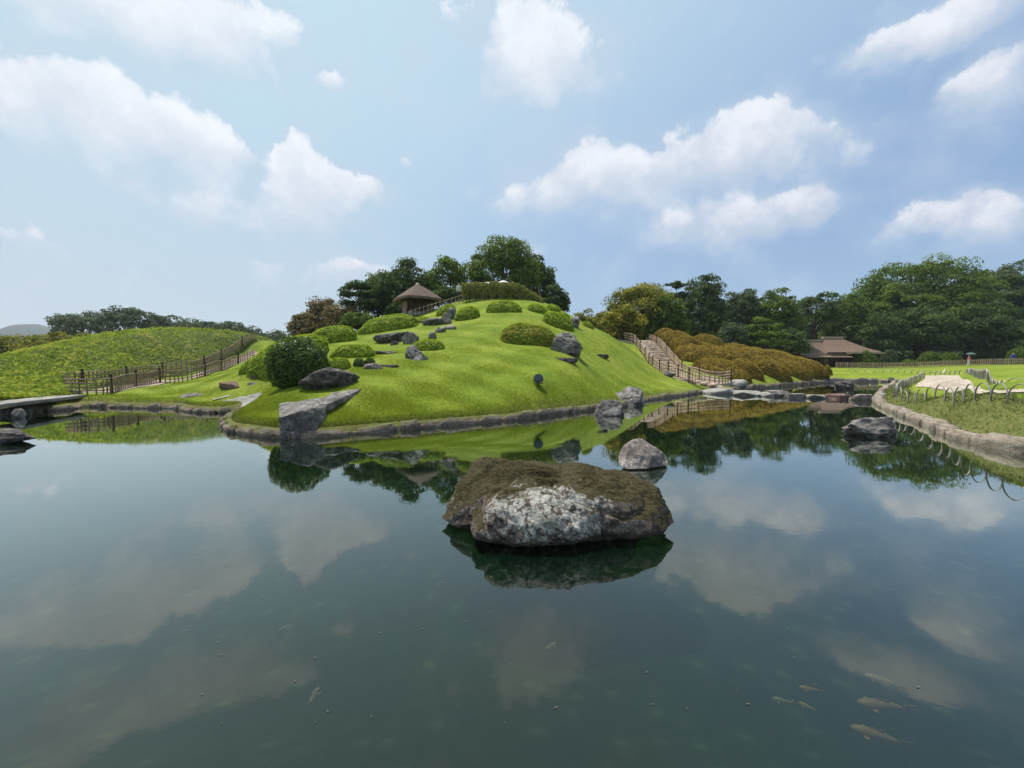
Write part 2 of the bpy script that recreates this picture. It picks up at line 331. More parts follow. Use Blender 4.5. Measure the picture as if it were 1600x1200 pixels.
def hero_mat():
    m, nt, N, L = new_mat('lichened_boulder'); tc = N.new('ShaderNodeTexCoord'); v = tc.outputs['Object']
    def ma(op, a, b, c=None):
        x = N.new('ShaderNodeMath'); x.operation = op
        for i, q in enumerate((a, b, c)):
            if q is None: continue
            if isinstance(q, (int, float)): x.inputs[i].default_value = q
            else: L.new(q, x.inputs[i])
        return x.outputs[0]
    def mr(q, a, b):
        x = N.new('ShaderNodeMapRange'); x.inputs[1].default_value = a; x.inputs[2].default_value = b; L.new(q, x.inputs[0]); return x.outputs[0]
    n0 = tex_noise(N, L, v, 1.6, 8, .6); n1 = tex_noise(N, L, v, 7, 8, .65); n2 = tex_noise(N, L, v, 34, 6, .7)
    r = ramp(N, [(.32, (.04, .033, .03)), (.48, (.14, .115, .10)), (.60, (.24, .20, .18)), (.75, (.36, .32, .29))]); L.new(n1, r.inputs[0])
    r2 = ramp(N, [(.35, (.4, .38, .36)), (.65, (1.35, 1.3, 1.27))]); L.new(n2, r2.inputs[0]); c = mixf(N, L, .85, r.outputs[0], r2.outputs[0], 'MULTIPLY')
    nn = N.new('ShaderNodeTexNoise'); nn.inputs['Scale'].default_value = 14; nn.inputs['Detail'].default_value = 4; L.new(v, nn.inputs['Vector'])
    sc = N.new('ShaderNodeVectorMath'); sc.operation = 'MULTIPLY_ADD'; L.new(nn.outputs['Color'], sc.inputs[0]); sc.inputs[1].default_value = (.09, .09, .09); L.new(v, sc.inputs[2])
    def crust(scale, thr, regn, lo, hi):
        vo = N.new('ShaderNodeTexVoronoi'); vo.inputs['Scale'].default_value = scale; L.new(sc.outputs[0], vo.inputs['Vector'])
        sz = N.new('ShaderNodeSeparateColor'); L.new(vo.outputs['Color'], sz.inputs[0])
        d_ = ma('MULTIPLY_ADD', sz.outputs[0], .35, vo.outputs['Distance'])
        disc = mr(d_, thr, thr-.06); return ma('MULTIPLY', disc, mr(regn, lo, hi))
    # main crust on the left half of the face, thinner specks elsewhere
    sx = N.new('ShaderNodeVectorMath'); sx.operation = 'MULTIPLY_ADD'; L.new(v, sx.inputs[0]); sx.inputs[1].default_value = (1.75, 1.5, 2.2); sx.inputs[2].default_value = (.30, .95, -1.05)
    ln = N.new('ShaderNodeVectorMath'); ln.operation = 'LENGTH'; L.new(sx.outputs[0], ln.inputs[0])
    reg = ma('ADD', ma('MULTIPLY', ln.outputs[1], -.62), ma('MULTIPLY', n0, 1.0))
    big = crust(9, .80, reg, -.02, .08); mid = crust(20, .70, ma('ADD', reg, ma('MULTIPLY', n1, .8)), .10, .35); small = crust(48, .50, n1, .46, .56)
    li = ma('MAXIMUM', ma('MAXIMUM', big, mid), ma('MULTIPLY', small, .8)); li = ma('MULTIPLY', li, mr(n2, .30, .48))
    lc = ramp(N, [(.35, (.28, .27, .24)), (.65, (.58, .565, .50))]); L.new(n1, lc.inputs[0]); c = mixf(N, L, li, c, lc.outputs[0])
    g = N.new('ShaderNodeNewGeometry'); sp = N.new('ShaderNodeSeparateXYZ'); L.new(g.outputs['Normal'], sp.inputs[0])
    a = ma('ADD', ma('MULTIPLY', n1, .9), ma('ADD', sp.outputs[2], ma('MULTIPLY', reg, -.45)))
    mc = ramp(N, [(.32, (.016, .015, .008)), (.5, (.05, .044, .02)), (.68, (.115, .088, .045))]); L.new(n2, mc.inputs[0])
    c = mixf(N, L, mr(a, 1.18, 1.34), c, mc.outputs[0])
    spo = N.new('ShaderNodeSeparateXYZ'); L.new(v, spo.inputs[0])
    c = mixf(N, L, mr(ma('ADD', spo.outputs[2], ma('MULTIPLY', n1, .06)), .06, .02), c, (.015, .014, .012))   # damp algae line at the water
    b = N.new('ShaderNodeBsdfPrincipled'); b.inputs['Roughness'].default_value = .9; b.inputs['Specular IOR Level'].default_value = .15; L.new(c, b.inputs['Base Color'])
    bp = N.new('ShaderNodeBump'); bp.inputs['Strength'].default_value = 1; bp.inputs['Distance'].default_value = .05
    L.new(ma('ADD', ma('MULTIPLY', n2, .4), ma('ADD', ma('MULTIPLY', n1, .8), ma('MULTIPLY', li, .08))), bp.inputs['Height']); L.new(bp.outputs[0], b.inputs['Normal'])
    out_of(N, L, b.outputs[0]); return m
M['hero'] = hero_mat()
M['step'] = stone('step_stone', (.30, .23, .17), (.50, .41, .32), (.70, .60, .49), 2.6)
M['thatch'] = wood('thatch', (.045, .032, .025), (.15, .11, .085), 9, .95, (1, 1, .5), .9)
M['shingle'] = wood('bark_shingle', (.085, .056, .04), (.22, .15, .11), 4, .9, (1, 2.5, 2.5), .9)
M['shingle_edge'] = plain('weathered_board', (.34, .27, .22), .8)
M['housewall'] = wood('dark_timber_wall', (.04, .022, .018), (.085, .05, .04), 4)
M['clay'] = plain('clay_wall', (.24, .17, .135), .9)
M['black'] = plain('black_metal', (.012, .015, .02), .35)
M['lens'] = plain('lens_glass', (.05, .08, .11), .08)
M['white'] = plain('white_feather', (.8, .8, .76), .7, .05)
M['skin'] = plain('skin', (.5, .33, .25), .6, .05)
M['hair'] = plain('hair', (.02, .015, .012), .5)
M['pink'] = plain('pink_cloth', (.75, .22, .25), .8)
M['blue'] = plain('blue_cloth', (.04, .05, .38), .8)
M['palecloth'] = plain('pale_cloth', (.6, .58, .56), .8)
M['darkcloth'] = plain('dark_cloth', (.04, .04, .05), .8)
M['umb_green'] = plain('green_umbrella', (.06, .12, .11), .7)
M['umb_white'] = plain('white_umbrella', (.75, .73, .72), .7)
M['koi_tan'] = plain('koi_tan', (.95, .36, .20), .4)
M['koi_orange'] = plain('koi_orange', (1.0, .38, .07), .4)
M['koi_pale'] = plain('koi_pale', (.62, .40, .32), .4)
M['path'] = stone('gravel', (.30, .255, .20), (.43, .37, .295), (.56, .49, .40), 1.2, bump=.5)
M['earthpath'] = stone('earth_path', (.20, .15, .12), (.32, .25, .20), (.45, .37, .31), 2.5, bump=.5)

# ------------------------------------------------------------------ shoreline and terrain
shore_px = [(-40,641),(0,644),(60,643),(100,641),(128,636),(165,636),(200,637),(240,638),(275,638),(300,643),(345,645),(375,640),(398,635),
  (410,632.5),(398,639),(372,650),(357,661),(361,672),(400,679),(440,683),(500,682),(560,677),(640,670),(720,663),(800,656),(870,647),(930,640),
  (965,636),(1010,626),(1060,619),(1100,613.5),(1135,612),(1165,608),(1200,606),(1245,602),(1285,598.5),(1300,597),(1345,597),(1396,597.5),(1394,604),(1378,616),
  (1372,627),(1382,636),(1400,644),(1425,654),(1456,666),(1485,679),(1514,690),(1555,699),(1600,707),(1680,722)]
ctrl = [W(*p) for p in shore_px]
def catmull(pts, step=.25):
    out = []
    for i in range(len(pts)-1):
        p0, p1, p2, p3 = pts[max(i-1, 0)], pts[i], pts[i+1], pts[min(i+2, len(pts)-1)]
        n = max(1, int((p2-p1).length/step))
        for k in range(n):
            t = k/n
            out.append(.5*((2*p1)+(p2-p0)*t+(2*p0-5*p1+4*p2-p3)*t*t+(3*p1-p0-3*p2+p3)*t**3))
    out.append(pts[-1]); return out
shore = catmull(ctrl, .3)
shore_xy = np.array([(p.x, p.y) for p in shore])
closing = [(9.6, 5.4), (10.5, 3), (11, .9), (3, .9), (-8, .9), (-30, .9), (-44, 4), (-44, 15), (-30, 15.6)]
poly = np.vstack([shore_xy, np.array(closing)])
A0 = poly; B0 = np.roll(poly, -1, axis=0)
def shore_dist(X, Y):
    """signed distance (+ on land), nearest point; X,Y flat arrays"""
    best = np.full(X.shape, 1e9); nx = np.zeros_like(X); ny = np.zeros_like(X); ins = np.zeros(X.shape, bool)
    for (ax, ay), (bx, by) in zip(A0, B0):
        dx, dy = bx-ax, by-ay; l2 = dx*dx+dy*dy+1e-12
        t = np.clip(((X-ax)*dx+(Y-ay)*dy)/l2, 0, 1); qx, qy = ax+t*dx, ay+t*dy
        d = (X-qx)**2+(Y-qy)**2; m = d < best
        best = np.where(m, d, best); nx = np.where(m, qx, nx); ny = np.where(m, qy, ny)
        c = ((ay > Y) != (by > Y)); 
        with np.errstate(divide='ignore', invalid='ignore'):
            xi = (bx-ax)*(Y-ay)/(by-ay+1e-15)+ax
        ins ^= (c & (X < xi))
    d = np.sqrt(best); return np.where(ins, -d, d), nx, ny

tps_px = [ # px, py, distance
 # main mound, centre line and flanks
 (800,640,13.6),(800,620,14.4),(800,600,15.6),(800,568,18.3),(800,540,21.5),(800,510,25),(800,490,28),(790,478,31),(740,500,27.3),(740,478,31.5),(700,510,26),
 (840,598,15.8),(700,560,18.6),(700,600,15),(700,635,13),(640,560,18.2),(640,600,14.5),(640,640,12.4),(650,535,21.5),(600,570,16.8),(600,610,13.4),(560,585,15.2),
 (560,610,13.2),(560,640,11.9),(500,612,13.4),(500,650,11.2),(440,610,13.6),(440,640,11.9),(400,645,12.3),(400,625,14),(455,607,14.4),
 (860,500,28.5),(850,480,32),(900,560,20.5),(900,525,26.5),(900,600,17),(880,550,21.2),(940,540,26.5),(940,600,20),(950,522,30.5),(985,570,26),(985,545,31),(1000,600,23.5),(1010,565,30),(1035,583,29.5),
 (1050,600,26.2),(1080,605,26.2),(900,500,31.5),(930,513,32),
 # left shoulder with the clipped domes
 (520,560,18.5),(550,556,20),(520,533,26.5),(600,515,27),(650,500,31),(575,530,24.5),(600,540,22),(620,548,20.8),(480,560,20),(480,540,25),(450,585,16.5),(400,577,20.5),(430,600,16),
 (650,492,35),(700,478,34.5),(720,470,35.5),(780,468,36),(840,470,36),
 # left lawn and path
 (160,618,17.8),(200,612,20),(250,602,24.3),(300,595,25),(314,590,25.6),(355,578.5,30.5),(377,571,33.5),(250,620,19.3),(320,615,18.6),(350,605,19),(330,632,17.3),(380,590,20),(395,556,33.5),
 (160,608,20),(250,592,26.5),(304,582,28),(336,571,31.5),(364,563,34),(390,556,36),
 # bamboo grass mound
 (0,610,18.5),(60,612,18.5),(110,604,20),(0,562,24),(100,541,26.5),(200,527,30),(300,525,34),(380,529,37),(100,575,23),(200,570,25.5),(200,545,28),(300,548,31.5),(-100,590,22),(420,537,38),
 (-60,578,25),(-150,588,26),(0,566,31),(-60,567,36),(60,557,34),(60,549,26),(-20,585,21.5),
 # steps and azalea terrace
 (1086,602,26.5),(1055,590,29.3),(1030,582.5,32),(1015,571,35),(1000,549,38),(989,535,41),(1025,540,41),(1057,572,34),(1085,592,29.5),(1120,600,27.8),(1139,596,28.5),
 (1165,586,32),(1202,584,34),(1240,586,37),(1280,591,41.5),(1095,566,36),(1140,572,36),(1060,548,41),(1100,545,43),(1180,562,43),(1040,532,45),(1240,574,46),(1200,598,32.3),(1165,601,30.5),
 # right bank
 (1400,610,17),(1464,615,13.5),(1521,620,11.2),(1551,623,10.4),(1591,626,9.5),(1660,630,9.0),(1575,614,14.5),(1549,609,17),(1526,590,25),(1510,584,35),(1480,598,19),(1430,602,20.5),(1450,590,30),(1640,612,14),(1600,590,25),
 # far lawn
 (1330,592,44),(1396,592,42),(1330,581,52),(1420,583,45),(1320,575,60),(1450,574,58),(1500,576,48),(1600,568,56),(1600,575,42),(1390,575,60)]
pts3 = [P(*t) for t in tps_px]
# shore band
k = 0
for p in shore[::5]: pts3.append(None)
pts3 = [p for p in pts3 if p is not None]
def inland(p, i, off):
    a, b = shore[max(i-1, 0)], shore[min(i+1, len(shore)-1)]; t = (b-a).normalized()
    n = Vector((-t.y, t.x, 0)); q = p+n*off
    dd, _, _ = shore_dist(np.array([q.x]), np.array([q.y]))
    if dd[0] < 0: q = p-n*off
    return q
for i in range(0, len(shore), 5):
    q = inland(shore[i], i, .35); pts3.append(Vector((q.x, q.y, .34)))
for (x, y, z) in [(-40,18,.5),(-45,40,2),(-60,60,2),(-20,60,2.5),(0,60,3),(0,48,4),(-25,45,2.5),(15,55,2),(30,70,1.6),(60,70,2),(90,70,2),(60,40,1.7),(40,20,1.2),(30,8,1.1),(20,3,1.05),(10,-8,.6),(0,-6,.5),(-20,-6,.5),(-50,0,.5),
               (13,46,4.2),(8,45,4.6),(25,50,1.6),(35,50,1.2)]: pts3.append(Vector((x, y, z)))
C3 = np.array([(p.x, p.y, p.z) for p in pts3])
def tps_fit(C, lam=.02):
    n = len(C); d = np.sqrt(((C[:, None, :2]-C[None, :, :2])**2).sum(2)); K = np.where(d > 0, d*d*np.log(d+1e-12), 0)
    K += lam*np.eye(n)*d.mean()
    Pm = np.hstack([np.ones((n, 1)), C[:, :2]]); A = np.zeros((n+3, n+3)); A[:n, :n] = K; A[:n, n:] = Pm; A[n:, :n] = Pm.T
    return np.linalg.solve(A, np.concatenate([C[:, 2], np.zeros(3)]))
TW = tps_fit(C3)
def sstep(a, b, x):
    t = np.clip((x-a)/(b-a), 0, 1); return t*t*(3-2*t)
def tps(X, Y):
    out = TW[-3]+TW[-2]*X+TW[-1]*Y
    for (cx, cy, _), w in zip(C3, TW):
        r2 = (X-cx)**2+(Y-cy)**2; out = out+w*.5*r2*np.log(r2+1e-12)
    far = np.maximum(sstep(58, 85, Y), sstep(55, 85, np.abs(X)))
    out = out*(1-far)+1.7*far
    return np.clip(out, .22, 8)
def Hn(X, Y):
    X = np.asarray(X, float); Y = np.asarray(Y, float)
    d, nx, ny = shore_dist(X, Y)
    return np.where(d > -.01, .20+(tps(X, Y)-.20)*sstep(0, .5, d), -.18-.75*sstep(0, 2.5, -d)), d
def H(x, y): return float(Hn(np.array([x]), np.array([y]))[0][0])
def hit(px, py, y0=8.0):
    """where the sight line through a point of the photograph meets the ground"""
    d = ray(px, py); Y = np.arange(y0, 130, .12); X = d.x/d.y*Y; Z = CH+d.z/d.y*Y
    h, _ = Hn(X, Y); h = np.maximum(h, 0); b = np.nonzero(Z < h)[0]
    if len(b) == 0: return P(px, py, 60)
    i = max(b[0], 1); a0 = Z[i-1]-h[i-1]; a1 = Z[i]-h[i]; t = a0/(a0-a1) if a0 > 0 else 0
    y = Y[i-1]+t*(Y[i]-Y[i-1]); return Vector((d.x/d.y*y, y, H(d.x/d.y*y, y)))

def lines(segs):
    out = []
    for a, b, s in segs: out += list(np.arange(a, b, s))
    return np.array(out+[segs[-1][1]])
gx = lines([(-1600,-400,200),(-400,-100,30),(-100,-45,4),(-45,-25,.6),(-25,24,.17),(24,60,.7),(60,120,5),(120,400,30),(400,1600,200)])
gy = lines([(-60,-5,6),(-5,8,.6),(8,26,.15),(26,46,.3),(46,75,.8),(75,160,5),(160,600,40),(600,1500,150)])
GX, GY = np.meshgrid(gx, gy); gxf, gyf = GX.ravel(), GY.ravel()
d, nx_, ny_ = shore_dist(gxf, gyf)
near = np.abs(d) < .085
gxf = np.where(near, nx_, gxf); gyf = np.where(near, ny_, gyf); d = np.where(near, 0, d)
h = np.where(d >= 0, .20+(tps(gxf, gyf)-.20)*sstep(0, .5, d), -.18-.75*sstep(0, 2.5, -d))
h = h + np.where(d > .5, .02*np.sin(gxf*1.7+gyf*.9)*np.sin(gyf*2.1), 0)*(gyf < 50)
nr, nc = GX.shape; idx = np.arange(nr*nc).reshape(nr, nc)
quads = np.stack([idx[:-1, :-1], idx[:-1, 1:], idx[1:, 1:], idx[1:, :-1]], -1).reshape(-1, 4)
gme = np_mesh('ground', np.stack([gxf, gyf, h], 1), quads, smooth=True)
def in_poly(X, Y, pts):
    ins = np.zeros(np.shape(X), bool)
    for i in range(len(pts)):
        ax, ay = pts[i][:2]; bx, by = pts[(i+1) % len(pts)][:2]
        c = ((ay > Y) != (by > Y)); xi = (bx-ax)*(Y-ay)/(by-ay+1e-15)+ax
        ins ^= (c & (X < xi))
    return ins
sasa_zone = [tuple(hit(px, py))[:2] for px, py in [(-60,626),(0,628),(60,628),(112,617)]]+[tuple(P(px, py, D))[:2] for px, py, D in [(160,608,20.6),(250,592,27),(304,582,28.6),(336,571,32),(364,563,34.6),(392,556,37),(430,540,40),(380,520,48),(200,520,44),(0,540,40),(-200,560,36),(-200,600,22)]]
bank_zone = [(9, 4), (11.2, 8.4), (10.7, 9.4), (12.5, 11.8), (16.4, 17.4), (20, 21.4), (24, 30), (25.2, 30), (21, 21.5), (17.4, 17.4), (13.2, 11.4), (12.3, 9.3), (12.6, 4)]
z = np.zeros(len(gxf)); z[in_poly(gxf, gyf, sasa_zone)] = .5
rightbank = (gxf > 9) & (gyf < 26) & (d > 0) & (d < 1.1) & (gxf > 3+.55*gyf) & (gxf > 10); z[rightbank] = 1.0
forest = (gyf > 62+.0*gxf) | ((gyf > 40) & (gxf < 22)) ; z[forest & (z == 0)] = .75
za = gme.attributes.new('zone', 'FLOAT', 'POINT'); za.data.foreach_set('value', z.astype(np.float32))
da = gme.attributes.new('shore', 'FLOAT', 'POINT'); da.data.foreach_set('value', np.clip(d, -5, 5).astype(np.float32))
def ground_mat():
    m, nt, N, L = new_mat('ground')
    g = N.new('ShaderNodeNewGeometry'); v = g.outputs['Position']
    n1 = tex_noise(N, L, v, .55, 5, .6); n2 = tex_noise(N, L, v, 9, 6, .7); n3 = tex_noise(N, L, v, 38, 3, .7)
    lawn = ramp(N, [(.3, (.115, .18, .014)), (.5, (.18, .235, .021)), (.68, (.25, .28, .038))]); L.new(n1, lawn.inputs[0])
    fr = ramp(N, [(.36, (.5, .58, .45)), (.5, (1, 1, 1)), (.64, (1.4, 1.3, 1.4))]); L.new(n2, fr.inputs[0])
    c = mixf(N, L, .55, lawn.outputs[0], fr.outputs[0], 'MULTIPLY')
    fr3 = ramp(N, [(.33, (.55, .6, .5)), (.6, (1.15, 1.15, 1.1))]); L.new(n3, fr3.inputs[0]); c = mixf(N, L, .6, c, fr3.outputs[0], 'MULTIPLY')
    mp = N.new('ShaderNodeMapping'); mp.inputs['Scale'].default_value = (.8, 1.2, 1.2); L.new(v, mp.inputs[0]); n5 = tex_noise(N, L, mp.outputs[0], 3.2, 8, .72)
    fr5 = ramp(N, [(.33, (.66, .74, .6)), (.52, (1, 1, 1)), (.7, (1.28, 1.18, 1.25))]); L.new(n5, fr5.inputs[0]); c = mixf(N, L, .8, c, fr5.outputs[0], 'MULTIPLY')
    s = N.new('ShaderNodeAttribute'); s.attribute_name = 'shore'
    # dry brownish fringe behind the edging
    a = N.new('ShaderNodeMath'); a.operation = 'MULTIPLY_ADD'; a.inputs[1].default_value = -2.2; a.inputs[2].default_value = 1.35; L.new(n2, a.inputs[0])
    ad = N.new('ShaderNodeMath'); L.new(s.outputs['Fac'], ad.inputs[0]); L.new(a.outputs[0], ad.inputs[1])
    mr = N.new('ShaderNodeMapRange'); mr.inputs[1].default_value = .3; mr.inputs[2].default_value = .75; L.new(ad.outputs[0], mr.inputs[0])
    c = mixf(N, L, mr.outputs[0], (.15, .14, .045), c)
    zn = N.new('ShaderNodeAttribute'); zn.attribute_name = 'zone'
    def zmask(lo, hi):
        q = N.new('ShaderNodeMapRange'); q.inputs[1].default_value = lo; q.inputs[2].default_value = hi; L.new(zn.outputs['Fac'], q.inputs[0]); return q.outputs[0]
    c = mixf(N, L, zmask(.1, .4), c, (.07, .09, .022))
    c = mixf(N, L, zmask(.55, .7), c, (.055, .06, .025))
    dry = ramp(N, [(.3, (.065, .085, .018)), (.5, (.12, .135, .035)), (.7, (.19, .17, .07))]); L.new(n2, dry.inputs[0])
    c = mixf(N, L, zmask(.85, .95), c, dry.outputs[0])
    under = N.new('ShaderNodeMapRange'); under.inputs[1].default_value = -.03; under.inputs[2].default_value = -.06; L.new(s.outputs['Fac'], under.inputs[0])
    vo = N.new('ShaderNodeTexVoronoi'); vo.inputs['Scale'].default_value = 3.2; L.new(v, vo.inputs['Vector'])
    bed = ramp(N, [(.06, (.17, .18, .09)), (.24, (.05, .075, .038)), (.6, (.022, .045, .022))]); L.new(vo.outputs['Distance'], bed.inputs[0])
    n4 = tex_noise(N, L, v, .5, 5, .6)
    bed2 = ramp(N, [(.35, (.45, .5, .5)), (.7, (1.6, 1.5, 1.3))]); L.new(n4, bed2.inputs[0]); bc = mixf(N, L, .9, bed.outputs[0], bed2.outputs[0], 'MULTIPLY')
    c = mixf(N, L, under.outputs[0], c, bc)
    b = N.new('ShaderNodeBsdfPrincipled'); b.inputs['Roughness'].default_value = .9; L.new(c, b.inputs['Base Color']); b.inputs['Specular IOR Level'].default_value = .15
    bp = N.new('ShaderNodeBump'); bp.inputs['Strength'].default_value = .7; bp.inputs['Distance'].default_value = .06
    mx = N.new('ShaderNodeMath'); mx.operation = 'MULTIPLY_ADD'; mx.inputs[1].default_value = .5; L.new(n3, mx.inputs[0]); L.new(n2, mx.inputs[2]); L.new(mx.outputs[0], bp.inputs['Height']); L.new(bp.outputs[0], b.inputs['Normal'])
    out_of(N, L, b.outputs[0]); return m
tag(mobj('ground', gme, ground_mat()), kind='structure')

# water
def water_mat():
    m, nt, N, L = new_mat('pond_water')
    g = N.new('ShaderNodeNewGeometry'); mp = N.new('ShaderNodeMapping'); mp.inputs['Scale'].default_value = (1, 1.6, 1); L.new(g.outputs['Position'], mp.inputs[0])
    n1 = tex_noise(N, L, mp.outputs[0], 5, 4, .6); n2 = tex_noise(N, L, mp.outputs[0], .35, 3, .6)
    rp = N.new('ShaderNodeMapRange'); rp.inputs[1].default_value = .42; rp.inputs[2].default_value = .68; rp.inputs[3].default_value = .35; rp.inputs[4].default_value = 1.8; L.new(n2, rp.inputs[0]); n2 = rp.outputs[0]
    mx = N.new('ShaderNodeMath'); mx.operation = 'MULTIPLY'; L.new(n1, mx.inputs[0]); L.new(n2, mx.inputs[1])
    bp = N.new('ShaderNodeBump'); bp.inputs['Strength'].default_value = .022; bp.inputs['Distance'].default_value = .02; L.new(mx.outputs[0], bp.inputs['Height'])
    fr = N.new('ShaderNodeFresnel'); fr.inputs[0].default_value = 1.34; L.new(bp.outputs[0], fr.inputs['Normal'])
    i1 = N.new('ShaderNodeMath'); i1.operation = 'SUBTRACT'; i1.inputs[0].default_value = 1; L.new(fr.outputs[0], i1.inputs[1])
    i2 = N.new('ShaderNodeMath'); i2.operation = 'POWER'; i2.inputs[1].default_value = 2.7; L.new(i1.outputs[0], i2.inputs[0])
    i3 = N.new('ShaderNodeMath'); i3.operation = 'SUBTRACT'; i3.inputs[0].default_value = 1; L.new(i2.outputs[0], i3.inputs[1])
    gl = N.new('ShaderNodeBsdfGlossy'); gl.inputs['Roughness'].default_value = .0; gl.inputs[0].default_value = (.93, .97, .92, 1); L.new(bp.outputs[0], gl.inputs['Normal'])
    tr = N.new('ShaderNodeBsdfTransparent'); tr.inputs[0].default_value = (.38, .52, .39, 1)
    # suspended matter: faint green body colour
    df = N.new('ShaderNodeBsdfDiffuse'); df.inputs[0].default_value = (.004, .015, .008, 1)
    x0 = N.new('ShaderNodeMixShader'); x0.inputs[0].default_value = .36; L.new(tr.outputs[0], x0.inputs[1]); L.new(df.outputs[0], x0.inputs[2])
    x = N.new('ShaderNodeMixShader'); L.new(i3.outputs[0], x.inputs[0]); L.new(x0.outputs[0], x.inputs[1]); L.new(gl.outputs[0], x.inputs[2])
    out_of(N, L, x.outputs[0]); return m
pool = bpy.data.meshes.new('pond_water')
wv = [(-60, -1, 0), (60, -1, 0), (60, 50, 0), (-60, 50, 0)]
pool.from_pydata(wv, [], [(0, 1, 2, 3)]); tag(mobj('pond_water', pool, water_mat()), kind='structure')

# far hill
def hill():
    V = []; Fq = []; n = 60; r = 8
    for j in range(r):
        for i in range(n):
            t = i/(n-1); x = -1560+900*t; y = 900+j*36
            hh = 96*math.exp(-((t-.37)/.12)**2)+40*math.exp(-((t-.72)/.14)**2)+60*math.exp(-((t-.1)/.2)**2)
            hh = hh*math.sin(PI*(j+.0)/(r-1))+10*noise.noise(Vector((t*14, j*.5, 0)))*math.sin(PI*j/(r-1))
            V.append((x, y, max(hh, -1)+1))
    for j in range(r-1):
        for i in range(n-1): Fq.append((j*n+i, j*n+i+1, (j+1)*n+i+1, (j+1)*n+i))
    me = np_mesh('hill', np.array(V), np.array(Fq), smooth=True)
    tag(mobj('hill', me, plain('wooded_hill', (.02, .04, .03), .95, .4)), kind='structure')
hill()

def haze():
    m, nt, N, L = new_mat('haze'); v = N.new('ShaderNodeVolumePrincipled'); v.inputs['Density'].default_value = .00024; v.inputs['Color'].default_value = (.86, .92, 1, 1); v.inputs['Anisotropy'].default_value = .3
    o = N.new('ShaderNodeOutputMaterial'); L.new(v.outputs[0], o.inputs['Volume'])
    me = MB().box((0, 720, 59), (3400, 1600, 122)).mesh('haze'); tag(mobj('haze', me, m), kind='stuff')
haze()
# ------------------------------------------------------------------ foliage generators
def leaf_quads(C, Nn, size, aspect=.55, jitter=.7, flat=0.):
    n = len(C); Nn = Nn+rng.normal(0, jitter, (n, 3)); Nn[:, 2] += flat
    Nn /= np.linalg.norm(Nn, axis=1)[:, None]+1e-9
    r = rng.normal(0, 1, (n, 3)); U = np.cross(Nn, r); U /= np.linalg.norm(U, axis=1)[:, None]+1e-9; Wd = np.cross(Nn, U)
    s = (size*(.65+.7*rng.random(n)))[:, None]
    a = C-U*s; b = C+Wd*s*aspect+Nn*s*.12; c = C+U*s; e = C-Wd*s*aspect+Nn*s*.12
    V = np.stack([a, b, c, e], 1).reshape(-1, 3); Fq = np.arange(4*n).reshape(n, 4)
    return V, Fq
def sphere_dirs(n):
    v = rng.normal(0, 1, (n, 3)); return v/np.linalg.norm(v, axis=1)[:, None]
def crown_mesh(center, rad, nclump, per, leaf, clump_r, seed, style='round', tint_spread=.3):
    cx, cy, cz = center; rx, ry, rz = rad
    D = sphere_dirs(nclump*2)
    D = D[D[:, 2] > (-.55 if style != 'pine' else -.25)][:nclump]; n = len(D)
    rr = .55+.45*np.sqrt(rng.random(n))
    lump = np.array([noise.noise(Vector((q[0]*1.7+seed*3.1, q[1]*1.7, q[2]*1.7+seed)))*.42 for q in D])
    rr = np.clip(rr*(1+lump), .3, 1.1)
    cc = D*rr[:, None]*np.array([rx, ry, rz])
    if style == 'pine':
        lay = np.round(cc[:, 2]/(rz*.42))*(rz*.42); cc[:, 2] = lay+rng.normal(0, rz*.05, n)
    cr = clump_r*(.6+.8*rng.random(n))
    ci = np.repeat(np.arange(n), per); dd = sphere_dirs(n*per)
    dd[:, 2] = np.where(dd[:, 2] < -.35, -dd[:, 2], dd[:, 2])
    fl = .38 if style == 'pine' else .72
    offs = dd*(cr[ci]*(.62+.38*rng.random(n*per)))[:, None]; offs[:, 2] *= fl
    pos = cc[ci]+offs
    V, Fq = leaf_quads(pos, dd, leaf, .55, .55, .25)
    ct = rng.random(n); tint = np.clip(.5+(ct[ci]-.5)*tint_spread*1.6+rng.normal(0, .17, n*per), 0, 1)
    V += np.array([cx, cy, cz])
    return V, Fq, tint, cc+np.array([cx, cy, cz])
def trunk_mesh(base, top, r, limbs, seed):
    rnd = random.Random(seed); mb = MB(); b = Vector(base); t = Vector(top); pts = []; rad = []
    for i in range(7):
        k = i/6; q = b.lerp(t, k)+Vector((rnd.uniform(-1, 1), rnd.uniform(-1, 1), 0))*r*.7*math.sin(k*PI); pts.append(q); rad.append(r*(1.25-.95*k) if i else r*1.6)
    mb.tube(pts, rad, 8)
    for l in limbs:
        l = Vector(l); s = pts[rnd.randint(2, 5)]; m = s.lerp(l, .5)+Vector((0, 0, -.12*(l-s).length+rnd.uniform(0, .2)))
        mb.tube([s, m, l], [r*.42, r*.26, r*.08], 5)
    return mb.mesh('trunk', True)
TREE_N = [0]
